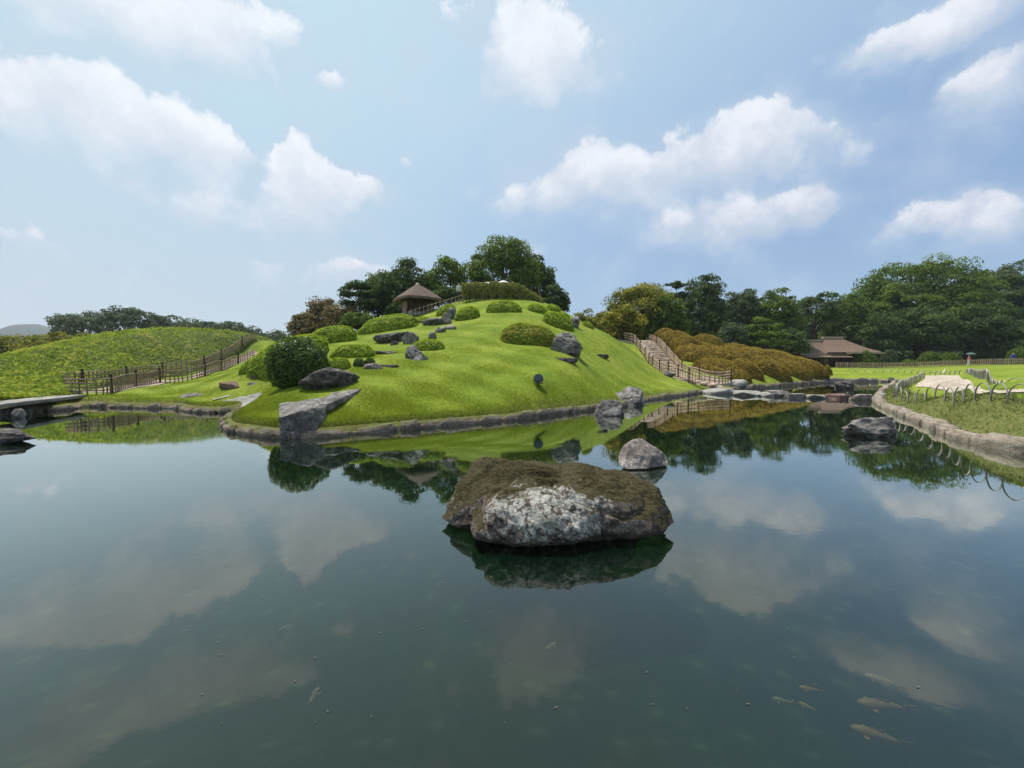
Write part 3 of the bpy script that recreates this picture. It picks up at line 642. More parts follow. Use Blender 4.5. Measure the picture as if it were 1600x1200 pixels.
def tree(px, top, hw, D, ground_py=None, mat='tree_dark', style='round', label='', name='broadleaf_tree', dens=1.0, leaf=None, low=.0, ground=None, cat='tree', group=None, clear=.25, depth=.85, spread=.3, lift=0):
    """crown between the given top and its ground, half width hw (all as read in the photo) at distance D"""
    TREE_N[0] += 1; seed = TREE_N[0]
    T = P(px, top, D); s = D/F; gx_, gy_ = T.x, T.y; gz = H(gx_, gy_) if ground is None else ground
    hgt = T.z-gz; rx = hw*s; ry = rx*depth
    cb = gz+hgt*clear; rz = (T.z-cb)/2*1.03; cz = (T.z+cb)/2
    clump_r = max(.40, min(1.7, .27*min(rx, rz*1.3))); area = rx*rz*4
    ncl = int(dens*max(26, min(260, area/(clump_r**2)*2.4)))
    lf = leaf if leaf else max(.07, D*.0027)
    per = int(min(190, max(40, 2.0*(clump_r/lf)**2)))
    rt = empty(name, (gx_, gy_, gz), 0, label, cat, group)
    V, Fq, tint, cc = crown_mesh((0, 0, cz-gz), (rx*.9, ry*.9, rz*.88), ncl, per, lf, clump_r, seed, style, spread)
    mobj('crown', np_mesh('crown', V, Fq, tint), M[mat], rt)
    rnd = random.Random(seed); limbs = [tuple(cc[rnd.randrange(len(cc))]) for _ in range(10)]
    mobj('trunk', trunk_mesh((0, 0, -.3), (0, 0, (cz-gz)+rz*.3), max(.10, hgt*.035), limbs, seed), M['bark'], rt)
    return rt
def dome(px, base, w, hgt_px, mat='azalea', label='', name='clipped_shrub', depth=.8, leaf=None, n=None, group=None, D=None, power=2.4, cat='shrub', jitter=.36):
    """clipped dome: base = front edge, w = width, hgt_px = height, read in the photo; it follows the slope under it"""
    if D is None: b = hit(px, base); Db = b.y
    else: Db = D
    s = Db/F; rx = w/2*s; ry = rx*depth; Dc = Db+ry*.9; b = P(px, base, Dc); cx, cy = b.x, Dc
    rx *= Dc/Db; target = base-hgt_px
    lo, hi = .1, 4.0
    g0 = H(cx, cy)
    ys = np.linspace(-.95, .95, 15)*ry; Hy, _ = Hn(np.full(15, cx), cy+ys)
    prof = (1-np.abs(ys/ry)**power)**(1/power)
    for _ in range(18):
        mid = (lo+hi)/2; tp = min(proj((cx, cy+yy, hh+mid*pp))[1] for yy, hh, pp in zip(ys, Hy, prof))
        if tp < target: hi = mid
        else: lo = mid
    h_ = max(.25, (lo+hi)/2)
    lf = leaf if leaf else max(.042, Dc*.0028)
    area = 2*PI*(rx*ry+rx*h_+ry*h_)/3; cnt = int(min(9000, max(900, area/(lf*lf*.55)*1.25)))
    if n: cnt = n
    dd = sphere_dirs(cnt); dd[:, 2] = np.abs(dd[:, 2])**.8
    dd /= np.linalg.norm(dd, axis=1)[:, None]
    q = (np.abs(dd)**power).sum(1)**(1/power); sp = dd/q[:, None]
    sd = rng.random()*50
    lump = np.array([noise.noise(Vector((a[0]*2.6+sd, a[1]*2.6, a[2]*2.6))) for a in sp])*.06+np.array([noise.noise(Vector((a[0]*9+sd, a[1]*9, a[2]*9))) for a in sp])*.035
    sp = sp*(1+lump+rng.normal(0, .012, cnt))[:, None]
    X = cx+sp[:, 0]*rx; Y = cy+sp[:, 1]*ry
    Hq, _ = Hn(X, Y); Hq = np.where(Hq < 0, g0, Hq); Z = Hq+sp[:, 2]*h_+.01
    pos = np.stack([X-cx, Y-cy, Z-g0], 1); nn = dd/np.array([rx, ry, h_]); nn /= np.linalg.norm(nn, axis=1)[:, None]
    V, Fq = leaf_quads(pos, nn, lf, .6, jitter)
    tint = np.clip(rng.normal(.5, .2, cnt), 0, 1)
    # inner body
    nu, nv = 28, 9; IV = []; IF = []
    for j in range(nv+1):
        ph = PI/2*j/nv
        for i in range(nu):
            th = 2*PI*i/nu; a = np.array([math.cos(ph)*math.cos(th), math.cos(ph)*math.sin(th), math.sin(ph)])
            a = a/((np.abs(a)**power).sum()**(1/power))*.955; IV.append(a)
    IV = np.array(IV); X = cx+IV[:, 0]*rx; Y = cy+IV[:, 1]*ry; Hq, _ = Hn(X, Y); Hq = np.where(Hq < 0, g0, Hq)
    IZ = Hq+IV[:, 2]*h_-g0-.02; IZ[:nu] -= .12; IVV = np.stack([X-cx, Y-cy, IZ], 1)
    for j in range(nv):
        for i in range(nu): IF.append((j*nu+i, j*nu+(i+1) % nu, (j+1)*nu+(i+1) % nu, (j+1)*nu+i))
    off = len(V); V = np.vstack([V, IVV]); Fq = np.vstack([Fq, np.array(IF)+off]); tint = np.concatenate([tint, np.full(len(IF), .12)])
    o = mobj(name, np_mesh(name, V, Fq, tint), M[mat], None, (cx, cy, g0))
    return tag(o, label, cat, group)

# ------------------------------------------------------------------ rocks
def rock_mesh(size, seed, sub=4, cuts=9, rough=.06, flat_top=None, power=2.3, cutdepth=(.55, .88)):
    rnd = random.Random(seed); bm = bmesh.new(); bmesh.ops.create_icosphere(bm, subdivisions=sub, radius=1)
    planes = []
    for _ in range(int(cuts*1.6)):
        nrm = Vector((rnd.gauss(0, 1), rnd.gauss(0, 1), rnd.gauss(.2, .8))).normalized(); planes.append((nrm, rnd.uniform(*cutdepth)))
    if flat_top: planes.append((Vector((rnd.uniform(-.08, .08), rnd.uniform(-.12, .02), 1)).normalized(), flat_top))
    so_ = Vector((seed*3.7 % 50, seed*1.3 % 31, seed*.7 % 17))
    for v in bm.verts:
        c = v.co; q = (abs(c.x)**power+abs(c.y)**power+abs(c.z)**power)**(1/power); c = c/q
        for nrm, dd in planes:
            e = c.dot(nrm)-dd
            if e > 0: c = c-nrm*e*.93
        k = noise.fractal(c*1.6+so_, .9, 2.1, 4)*rough*2.2+abs(noise.noise(c*4.5+so_))*rough*1.3-max(0, .12-abs(noise.noise(c*2.2+so_*2)))*rough*4
        c = c*(1+k); v.co = Vector((c.x*size[0], c.y*size[1], c.z*size[2]))
    return bm_mesh('rock', bm, True)
def rock(px, base, w, hpx, mat='rock', label='', seed=1, depth=.75, sub=4, name='rock', flat_top=None, cuts=9, group=None, rz=0, D=None, power=2.3, sink=.12, water=False, cat='rock', rough=.06, parent=None, tilt=(0, 0)):
    b = (W(px, base) if water else hit(px, base)) if D is None else P(px, base, D)
    s = b.y/F; hw = w/2*s; hh = hpx*s; ry = hw*depth
    zz = 0. if water else b.z; tot = hh+sink
    me = rock_mesh((hw*1.04, ry, tot/2*1.04), seed, sub, cuts, rough, flat_top, power)
    Y = b.y+ry*.85; X = b.x*Y/b.y; z0 = zz
    if not water and D is None:
        z0 = min(zz, H(X, Y)) if H(X, Y) > 0 else zz
        # keep the top where the photo shows it
        topz = P(px, base-hpx, b.y+ry*.6).z; tot = max(tot*.6, topz-(z0-sink)); 
        for v in me.vertices: v.co.z *= tot/(hh+sink)
    o = mobj(name, me, M[mat], parent, (X, Y, z0-sink+tot/2)); o.rotation_euler = (tilt[0], tilt[1], rz)
    if parent is None: tag(o, label, cat, group)
    return o

# ---- the large boulder in the pond
def hero_rock():
    pl = [(-.35,3.97),(.0,3.90),(.3,3.90),(.62,3.94),(.92,4.02),(1.25,4.06),(1.6,4.12),(1.79,4.36),(1.80,4.62),(1.62,4.98),(1.38,5.32),(.9,5.52),(.4,5.55),(-.05,5.56),(-.42,5.42),(-.68,5.22),(-.80,4.92),(-.80,4.62),(-.70,4.42),(-.46,4.34),(-.42,4.14)]
    cx, cy = .5, 4.72; pts = catmull([Vector((x, y, 0)) for x, y in pl+[pl[0]]], .03)[:-1]
    n = 420; acc = [0]
    for i in range(len(pts)): acc.append(acc[-1]+(pts[(i+1) % len(pts)]-pts[i]).length)
    ring = []
    for k in range(n):
        t = acc[-1]*k/n; i = max(j for j in range(len(acc)-1) if acc[j] <= t); f = (t-acc[i])/max(1e-9, acc[i+1]-acc[i])
        ring.append(pts[i].lerp(pts[(i+1) % len(pts)], f))
    def top(x, y):
        z = .50+.10*math.exp(-((x+.25)**2+(y-5.2)**2)/.10)+.05*math.exp(-((x-.4)**2+(y-4.35)**2)/.25)-.05*max(0, x-1.0)
        z -= .20*math.exp(-((x+.68)**2+(y-4.6)**2)/.12)        # low left lobe
        z += .035*noise.fractal(Vector((x*2.2, y*2.2, 3)), .9, 2, 5)
        return z
    V = []; Fq = []; NP = 60
    prof = [k/(NP-1) for k in range(NP)]
    for t in prof:
        for q in ring:
            dy = q.y-cy; dx = q.x-cx; fr_ = float(sstep(.15, .55, -dy))
            r0 = .90-.20*fr_
            if t < .50: r = t/.50*r0; z = 1-.03*(r/r0)**3
            elif t < .86: a = (t-.50)/.36; r = r0+(1-r0)*math.sin(a*PI/2); z = .97-.74*a**1.4
            else: a = (t-.86)/.14; r = 1-.24*min(1, a*2.2)-.05*a; z = .23-.75*a
            x = cx+dx*max(r, .002); y = cy+dy*max(r, .002)
            zt = top(x, y)+.05*float(sstep(-.2, .6, dy*r)); zz = zt*z if z > 0 else z*.6
            p = Vector((x, y, zz)); d = Vector((dx, dy*1.3, 0)).normalized()
            side = float(sstep(.7, 1.0, r))
            crack = max(0, .10-abs(noise.noise(Vector((x*1.5+9, y*1.1, zz*1.8)))))*.7
            k = .085*noise.fractal(p*2.3+Vector((5, 1, 2)), .8, 2.1, 6)-crack+.022*noise.fractal(p*13, .8, 2, 4)
            cr = -.09*math.exp(-((x-.98)/.05)**2)*(1 if y < 4.5 else 0)       # vertical cleft in the front face
            p = p+d*((k+cr)*side)+Vector((0, 0, (.035*noise.fractal(p*4, .8, 2.2, 5)-crack*.6)*(1-side)))
            V.append(tuple(p))
    m = len(prof)
    for j in range(m-1):
        for i in range(n): Fq.append((j*n+i, (j+1)*n+i, (j+1)*n+(i+1) % n, j*n+(i+1) % n))
    V = np.array(V)-np.array([cx, cy, 0])
    me = np_mesh('boulder', V, np.array(Fq), smooth=True)
    rt = empty('boulder', (cx, cy, 0), 0, 'large flat boulder in the pond with white lichen on its face and moss on top', 'rock')
    mobj('rock_body', me, M['hero'], rt)
    # fibrous moss on the top
    top_v = V[: n*30]; sel = rng.integers(0, len(top_v), 30000); c = top_v[sel]+rng.normal(0, .012, (30000, 3))*[1, 1, .2]
    nzv = np.array([noise.noise(Vector((a[0]*2.5, a[1]*2.5, 7)))+.5*noise.noise(Vector((a[0]*9, a[1]*9, 1))) for a in c])
    front = (c[:, 1] < -.28) & (c[:, 0] > -.6) & (c[:, 0] < .45)
    keep = (nzv > -.16) & ~(front & (nzv < .30)) & (np.hypot(c[:, 0], c[:, 1]) > .0); keep &= rng.random(30000) < .8
    c = c[keep]; k = len(c); a = rng.normal(-.6, .7, k); ln = .018+.028*rng.random(k)
    dr = np.stack([np.cos(a), np.sin(a), .22+.3*rng.random(k)], 1); sd = np.stack([-np.sin(a), np.cos(a), np.zeros(k)], 1)*.0028
    V2 = np.stack([c-sd, c+sd, c+dr*ln[:, None]], 1).reshape(-1, 3)
    ms = np_mesh('moss', V2, np.arange(3*k).reshape(k, 3), np.clip(rng.normal(.45, .25, k), 0, 1))
    o = mobj('moss', ms, foliage('dry_moss', [(0, (.03, .032, .012)), (.5, (.08, .068, .028)), (1, (.17, .125, .06))], .2), rt); o['kind'] = 'stuff'
hero_rock()
rock(1361, 684, 98, 32, 'rock', 'rough grey boulder in the water beside the right bank edging', 23, .55, 5, 'boulder', water=True, sink=.25, rough=.12, flat_top=.7, cuts=12)
rock(-20, 697, 135, 27, 'rock_dark', 'low dark flat boulder in the water at the left edge of the photo', 31, .5, 5, 'boulder', water=True, sink=.2, flat_top=.7)
rock(950, 650, 46, 25, 'rock', 'rounded grey rock at the foot of the lawn, left of the angular shore rock', 44, .9, 5, water=True, sink=.3, cuts=6)
rock(1144, 611, 46, 19, 'rock_pale', 'pale humped boulder at the foot of the stone steps', 61, .8, 4, 'boulder', D=28.0, sink=.35)
# hull slab
def hull_rock(name, pts, mat, label, cat='rock', rough=.03, seed=3, cuts=3):
    bm = bmesh.new(); c = sum((Vector(p) for p in pts), Vector())/len(pts)
    for p in pts: bm.verts.new(Vector(p)-c)
    bmesh.ops.convex_hull(bm, input=bm.verts)
    bmesh.ops.triangulate(bm, faces=bm.faces)
    for _ in range(cuts): bmesh.ops.subdivide_edges(bm, edges=bm.edges, cuts=1, use_grid_fill=True)
    bmesh.ops.smooth_vert(bm, verts=bm.verts, factor=.25, use_axis_x=True, use_axis_y=True, use_axis_z=True)
    for v in bm.verts:
        q = v.co+Vector((seed, seed*.5, 0)); v.co += v.normal*(rough*noise.fractal(q*2.2, .8, 2.1, 5)*1.6+rough*.5*noise.noise(q*9))
    o = mobj(name, bm_mesh(name, bm, False), M[mat], None, c); return tag(o, label, cat)
hull_rock('stone_slab', [P(441,690,9.9),P(497,688,10.1),P(434,653,9.9),P(437,647,10.3),P(481,640,10.05),P(504,670,10.5),P(506,637,10.9),P(437,631,11.6),P(500,621,12.2),P(516,628,11.9),P(470,695,11.2)], 'rock', 'long grey slab jutting from the lawn over the water in front of the round bush', 'rock', .03, 3, 4)
hull_rock('stone_slab', [P(500,636,11.0),P(508,644,11.2),P(530,630,12.1),P(560,616,13.0),P(567,606,13.4),P(520,613,12.8),P(496,625,12.0),P(530,640,12.3)], 'rock', 'narrow ledge stone continuing the big shore slab up into the lawn', 'rock', .03, 27)
hull_rock('stone_slab', [P(342,637,16.9),P(344,629,16.9),P(380,636,16.2),P(412,614,17.5),P(390,620,17.8),P(356,624,17.6),P(405,626,16.9),P(360,645,17)], 'rock_pale', 'pale jagged slab at the small inlet left of the grassy point', 'rock', .05, 9)
hull_rock('stone_slab', [P(277,630,17.6),P(278,620,17.6),P(300,632,17.6),P(338,614,19),P(330,613,19.6),P(290,615,18.9),P(310,636,18.4)], 'rock', 'grey wedge shaped slab at the edge of the left lawn', 'rock', .05, 15)
hull_rock('stone_slab', [P(332,625,17.6),P(366,617,18.4),P(348,617,18.9),P(335,620,18.2),P(350,632,18.3)], 'rock_pale', 'thin flat slab set in the grass between two larger slabs', 'rock', .03, 19)
hull_rock('rock', [P(946,626,18.3),P(938,636,17.9),P(962,614,18.8),P(984,604,19.3),P(1004,607,19.6),P(1009,644,18.2),P(985,650,17.4),P(958,646,17.6),P(1000,622,18),P(952,632,17.8),P(975,618,18.2)], 'rock', 'angular grey rock with sloping top on the mound shore, right of a rounder one', 'rock', .06, 21)
hull_rock('boulder', [P(965,716,7.3),P(972,732,7.0),P(1010,734,6.95),P(1044,728,7.2),P(1041,714,7.4),P(984,689,7.3),P(1002,686,7.4),P(1024,700,7.3),P(1000,690,7.9),P(1030,712,7.9),P(971,702,7.4),P(1005,742,7.3)], 'rock_warm', 'rounded pinkish stone standing in the water just behind the large boulder', 'rock', .03, 33)
# rocks on the lawn and mound
R_ = [
 (518,609,94,38,'rock_dark','dark pitted boulder leaning on the round dark bush',71,.6,dict(sub=5,name='boulder')),
 (359,610,36,17,'rock_red','brown flat topped stone block on the left lawn',72,.7,dict(flat_top=.6)),
 (399,593,15,10,'rock_dark','small black stone on the lawn left of the round dark bush',73,.8,{}),
 (396,602,20,6,'rock','low flat grey stone just in front of the small black one',74,.7,{}),
 (620,535,66,20,'rock_dark','broad dark rock outcrop below the large dome shrub',75,.5,dict(flat_top=.7)),
 (641,537,26,20,'rock','pointed grey rock at the right end of the dark outcrop',76,.7,{}),
 (617,540,18,7,'rock_dark','small dark stone in front of the dark outcrop',77,.7,{}),
 (604,553,38,7,'rock_dark','thin dark slab right of the oval shrub on the terrace',79,.6,dict(flat_top=.5)),
 (580,577,34,11,'rock','cluster stone beside the two tiny round shrubs',80,.6,{}),
 (606,574,38,7,'rock_dark','thin dark ledge below the grassy terrace',81,.5,dict(flat_top=.5)),
 (676,530,17,13,'rock','upright grey stone, lowest of the row climbing the mound',82,.8,{}),
 (688,520,20,10,'rock','low grey stone, second of the row climbing the mound',83,.8,{}),
 (705,515,19,9,'rock_warm','flat pinkish stone, third of the row climbing the mound',84,.8,{}),
 (698,507,16,18,'rock_warm','pale leaning stone in the upper gully of the mound',85,.8,{}),
 (706,499,15,22,'rock','tall leaning stone under the small shrub near the fence',86,.7,dict(cuts=12)),
 (680,508,40,14,'rock_dark','dark rock bank above the upper gully',87,.5,{}),
 (883,565,38,9,'rock_dark','flat dark slab lying below the tall rock on the mound',89,.45,dict(flat_top=.5)),
 (938,558,28,7,'rock_dark','long low stone on the slope right of the tall rock',90,.4,dict(flat_top=.5)),
 (898,512,16,19,'rock','upright grey stone right of the dome shrub on the right shoulder',91,.7,{}),
 (930,511,14,8,'rock_warm','small pale stone at the right edge of the mound',92,.7,{}),
 (1045,589,22,9,'rock_dark','dark stone at the foot of the steps inside the fence',93,.7,{}),
]
for (px, base, w, hp, mt_, lb, sd, dp, kw) in R_:
    kw = dict(kw); nm = kw.pop('name', 'rock'); sb = kw.pop('sub', 4)
    rock(px, base, w, hp, mt_, lb, sd, dp, sb, nm, **kw)
def hull_px(ax, ay, pts, mat, label, rough=.04, seed=5, name='rock'):
    D0 = hit(ax, ay).y; hull_rock(name, [P(x, y, D0+d_) for x, y, d_ in pts], mat, label, 'rock', rough, seed)
hull_px(883, 553, [(860,546,.3),(882,553,.1),(904,551,.1),(911,545,.5),(871,521,.5),(894,519,.6),(900,530,.3),(880,519,1.3),(865,532,.2),(902,548,1.5),(880,563,1.3),(864,556,1.2),(900,562,1.2)], 'rock', 'tall brownish grey rock beside the broad reddish shrub', .07, 8)
hull_px(648, 563, [(631,563,.2),(655,568,-.1),(669,560,.3),(635,541,.4),(648,540,.5),(661,552,.2),(640,556,1.2),(664,564,.9),(645,572,1.0),(660,572,.9)], 'rock', 'grey wedge rock left of the low shrub halfway up the mound', .05, 14)
rock(121, 634, 18, 30, 'rock', 'upright grey stone at the right end of the stone bridge', 94, .8, 4, D=18.2, sink=.3)
rock(108, 628, 34, 17, 'rock_warm', 'pinkish low rock behind the end of the stone bridge', 95, .7, 4, D=18.9, sink=.3)
rock(1282, 601, 20, 16, 'rock_pale', 'pale rock at the right end of the azalea bank', 96, .8, 4, D=40, sink=.3)
rock(1296, 602, 30, 10, 'rock', 'low grey rock at the corner where the channel begins', 97, .6, 4, D=39, sink=.3)
# stepping stones
st = [(1127,616,54,11,'rock_pale','broad pale landing slab below the steps',26.2),(1166,619,46,9,'rock_pale','long pale flat stepping stone right of the landing slab',None),(1196,620,26,8,'rock_pale','narrow stepping stone between the long pale one and the dark one',None),
 (1216,620,29,11,'rock','rough dark grey stepping stone, taller than its neighbours',None),(1241,622,27,9,'rock','rounded grey stepping stone left of the greenish flat one',None),(1278,623,31,7,'rock_pale','flat greenish stepping stone in the middle of the row',None),
 (1309,624,32,9,'rock_red','reddish stepping stone left of the last tan one',None),(1345,626,28,12,'rock_warm','tan round stepping stone, last one before the right bank',None)]
for i, (px, b, w, hp, mt_, lb, D) in enumerate(st):
    rock(px, b, w, hp, mt_, lb, 110+i, .6, 4, 'stepping_stone', flat_top=.72, cuts=3, power=4.5, group='stepping stones across the channel', water=True, sink=.25, cat='stepping stone', rough=.04)
rock(1376, 626, 17, 13, 'rock_pale', 'greenish white corner stone at the left end of the right bank edging', 121, .9, 4, water=True, sink=.25, flat_top=.8)
rock(1318, 608, 29, 13, 'rock_dark', 'squared dark block standing in the channel behind the stepping stones', 122, .7, 4, 'stone_block', water=True, sink=.3, flat_top=.75, cuts=4, rough=.1)

# ------------------------------------------------------------------ stone edging: each stone a part
stone_lib = {}
def edge_stone_mesh(key, k):
    kk = (key, k)
    if kk not in stone_lib:
        rnd = random.Random(k*7+1); bm = bmesh.new(); bmesh.ops.create_cube(bm, size=1)
        bmesh.ops.bevel(bm, geom=bm.edges[:], offset=.13, segments=2, affect='EDGES')
        bmesh.ops.subdivide_edges(bm, edges=[e for e in bm.edges if e.calc_length() > .4], cuts=3, use_grid_fill=True)
        for v in bm.verts:
            c = v.co; kx = noise.fractal(Vector((c.x*2+k*5, c.y*2, c.z*2)), .8, 2, 3); v.co = c*(1+.13*kx)
            v.co.x += .03*noise.noise(c*6+Vector((k, 0, 0)))
        me = bm_mesh('edging_stone', bm, True); me.materials.append(M[key]); stone_lib[kk] = me
    return stone_lib[kk]
seg_names = [((0, 14), 'stone_edging', 'low weathered stone edging of the left lawn and inlet', 'edge', .7, .17),
             ((13, 32), 'stone_edging', 'curved stone edging round the foot of the big grass mound', 'edge', .95, .21),
             ((32, 37), 'stone_edging', 'stone edging under the azalea bank', 'edge', .8, .30),
             ((36, 40), 'stone_edging', 'sandy tan stone edging on the far side of the channel', 'edge_right', 1.3, .34),
             ((40, 50), 'stone_edging', 'pale stone edging along the right bank', 'edge_right', .85, .26)]
for (i0, i1), nm, lb, mk, ln, ht in seg_names:
    pl = catmull(ctrl[i0:i1+1], .05)
    rt = empty(nm, tuple(pl[len(pl)//2]), 0, lb, 'stone edging'); org = Vector(pl[len(pl)//2]); acc = 0; start = 0; rnd = random.Random(i0)
    target = ln*rnd.uniform(.7, 1.3); q = [0]
    for i in range(1, len(pl)):
        acc += (pl[i]-pl[i-1]).length
        if acc >= target or i == len(pl)-1:
            a, b = pl[start], pl[i]; L_ = (b-a).length
            mid = pl[(start+i)//2]; mp_ = proj(mid)
            if L_ > .18 and not (438 < mp_[0] < 500 and mid.y < 12):
                ang_ = math.atan2(b.y-a.y, b.x-a.x); kk = rnd.randrange(7)
                key = 'edge_orange' if (i0 == 40 and proj(mid)[0] > 1592) else mk
                o = mobj('edging_stone', edge_stone_mesh(key, kk), None, rt)
                hh = ht*rnd.uniform(.72, 1.25)
                o.location = (mid.x-org.x, mid.y-org.y, hh/2-.08+.0); o.scale = (L_*.955, .36*rnd.uniform(.9, 1.15), hh+.3)
                o.location.z = hh-(hh+.3)/2
                o.rotation_euler = (rnd.uniform(-.10, .10), rnd.uniform(-.05, .05), ang_+rnd.uniform(-.09, .09))
            start = i; acc = 0; target = ln*rnd.uniform(.6, 1.35)

# ------------------------------------------------------------------ shrubs
AZ = 'clipped azalea domes on the grass mound'
def az(px, base, w, hp, lb, mat='azalea', **k): return dome(px, base, w, hp, mat, lb, 'clipped_azalea', group=AZ, **k)
az(452, 580, 116, 53, 'large yellow green dome behind the dark round bush', depth=.7)
az(405, 578, 54, 25, 'smaller dome shrub left of the dark round bush')
az(520, 536, 72, 26, 'elongated dome on the left shoulder of the mound below the russet trees', depth=.6)
az(607, 517, 88, 24, 'widest dome shrub, just below the thatched pavilion', depth=.6)
az(551, 559, 64, 21, 'dark green oval dome alone on the grassy terrace')
az(527, 579, 38, 19, 'low dome peeking out behind the dark pitted boulder')
az(668, 548, 50, 17, 'flat low dome right of the grey wedge rock', depth=.6)
az(697, 492, 29, 15, 'small dome above the tall leaning stone')
az(730, 500, 38, 20, 'oval dome near the top, right of the leaning stone')
az(787, 488, 54, 18, 'wide dome on the summit below the hedge', depth=.6)
az(841, 489, 32, 13, 'yellowish low dome on the right of the summit')
az(866, 487, 22, 10, 'small dark dome behind the yellowish one on the right shoulder')
az(872, 512, 46, 23, 'rounded dome beside the upright stone on the right shoulder')
az(829, 539, 92, 32, 'broad low shrub with reddish tips left of the tall rock', 'azalea_red', depth=.55)
az(881, 497, 18, 8, 'tiny dome tucked behind the rounded dome')
az(919, 512, 16, 8, 'tiny dark dome at the right edge of the mound')
az(561, 573, 16, 12, 'tiny round shrub, left one of a pair', mat='camellia')
az(578, 571, 15, 11, 'tiny round shrub, right one of a pair, on the cluster stone', mat='camellia')
az(655, 505, 30, 9, 'low grass green hump beside the fence of the pavilion', depth=.8)
TN = 'tan clipped azaleas on the terrace'
for (px, base, w, hp, D, lb) in [
 (1041,542,36,29,44,'highest tan dome, at the top of the steps'),(1059,548,50,31,41,'tan dome just below the highest one, beside the fence rails'),(1074,556,46,31,38.5,'tan dome with olive top halfway down the rails'),
 (1107,548,44,25,42,'olive tan dome behind the upper ones'),(1096,560,66,27,39.5,'broad orange brown dome crossing the middle of the terrace'),(1092,572,66,32,35.5,'large brown dome directly above the lower fence pickets'),
 (1122,588,64,28,31.5,'dark brown dome right behind the pale fence pickets'),(1140,576,66,34,35,'large brown dome in the middle of the terrace'),(1156,560,54,22,41,'orange topped dome at the back of the terrace'),(1165,587,44,26,31.8,'dark brown round dome at the front left of the verge'),
 (1154,601,32,26,30.2,'lowest small brown dome, next to the pale humped boulder'),(1188,570,58,26,38.5,'olive dome behind the front row'),(1202,585,54,27,33.6,'wide brown dome in the front row on the verge'),
 (1225,575,70,25,40,'olive brown dome sloping to the right'),(1238,587,46,24,36.5,'brown dome second from the right end of the verge'),(1257,590,60,31,39,'rightmost brown dome sloping down to the channel')]:
    dome(px, base+1, w*1.14, hp+1, 'azalea_tan', lb, 'clipped_azalea', depth=.9, group=TN, D=D, leaf=.072, power=2.1, jitter=.45)
# big dark round bush
def round_bush():
    D = 14.9; c = P(466, 569, D); rx = 46*D/F; rz = 42*D/F; g = H(c.x, c.y)
    n = 9500; dd = sphere_dirs(n); sh = np.array([noise.noise(Vector((a[0]*2.2, a[1]*2.2, a[2]*2.2+4)))*.16+.06*noise.noise(Vector(a)*7) for a in dd])
    r = (1+sh)*(.86+.14*rng.random(n)**.5); pos = dd*r[:, None]*np.array([rx, rx*.9, rz])
    keep = pos[:, 2] > -rz*1.05; pos, dd = pos[keep], dd[keep]
    V, Fq = leaf_quads(pos, dd, .046, .5, .8, .3)
    rt = empty('round_bush', (c.x, c.y, g), 0, 'big round dark glossy bush on the lawn point beside the dark boulder', 'bush')
    o = mobj('crown', np_mesh('crown', V+np.array([0, 0, c.z-g]), Fq, np.clip(rng.normal(.5, .24, len(pos)), 0, 1)), M['camellia'], rt)
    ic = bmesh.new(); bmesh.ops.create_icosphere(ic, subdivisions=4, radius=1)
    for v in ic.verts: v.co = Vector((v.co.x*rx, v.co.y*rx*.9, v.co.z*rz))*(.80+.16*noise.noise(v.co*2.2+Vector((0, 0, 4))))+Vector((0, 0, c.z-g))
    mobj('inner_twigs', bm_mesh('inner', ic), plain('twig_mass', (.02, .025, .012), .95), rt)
    mobj('trunk', trunk_mesh((0, 0, -.2), (0, 0, .6), .09, [(.4, .1, .7), (-.4, .1, .8), (.1, -.3, .8)], 3), M['bark'], rt)
round_bush()

# ------------------------------------------------------------------ bamboo grass, lawn grass (stuff)
def scatter_zone(n, box, test):
    X = rng.uniform(box[0], box[1], n); Y = rng.uniform(box[2], box[3], n); m = test(X, Y); return X[m], Y[m]
def bamboo_grass():
    X, Y = scatter_zone(150000, (-46, -13, 15, 42), lambda x, y: in_poly(x, y, sasa_zone))
    p = (24/np.maximum(Y, 17))**2; k = rng.random(len(X)) < np.clip(p, 0, 1)*.85; X, Y = X[k], Y[k]
    Z, d = Hn(X, Y); k = d > .3; X, Y, Z = X[k], Y[k], Z[k]
    lump = np.array([noise.noise(Vector((a*.9, b*.9, 0)))+.6*noise.noise(Vector((a*2.6, b*2.6, 3))) for a, b in zip(X, Y)])
    Z = Z+.12+.18*rng.random(len(X))+.14*lump
    nn = np.tile(np.array([[0, -.25, .8]]), (len(X), 1))
    V, Fq = leaf_quads(np.stack([X, Y, Z], 1), nn, .095, .33, .6)
    t = np.clip(.42+.45*lump+rng.normal(0, .16, len(X)), 0, 1)
    tag(mobj('bamboo_grass', np_mesh('bamboo_grass', V, Fq, t), M['sasa']), kind='stuff')
bamboo_grass()
path_px = [(1640,621),(1560,616.5),(1520,614.5),(1480,611),(1430,605),(1434,599),(1446,591),(1442,587.2),(1478,586.2),(1500,588.5),(1512,594),(1521,602),(1532,608),(1562,612),(1640,613)]
path_poly = []
for px, py in path_px:
    q = hit(px, py); path_poly.append((q.x, q.y))
left_path = [P(*t) for t in [(110,612,18.8),(160,610,19.2),(250,597,25.4),(310,586,27),(346,575,31),(371,567,34),(400,556,36.5)]]
def near_path(X, Y, pl, wd):
    m = np.zeros(len(X), bool)
    for a, b in zip(pl[:-1], pl[1:]):
        dx, dy = b.x-a.x, b.y-a.y; t = np.clip(((X-a.x)*dx+(Y-a.y)*dy)/(dx*dx+dy*dy), 0, 1)
        m |= ((X-a.x-t*dx)**2+(Y-a.y-t*dy)**2) < wd*wd
    return m
stair_c = [P(*t) for t in [(1128,605,27.0),(1112,604,27.3),(1078,598,28.2),(1060,591,30),(1045,579,33),(1030,560,37),(1014,542,40.5),(1004,530,43)]]
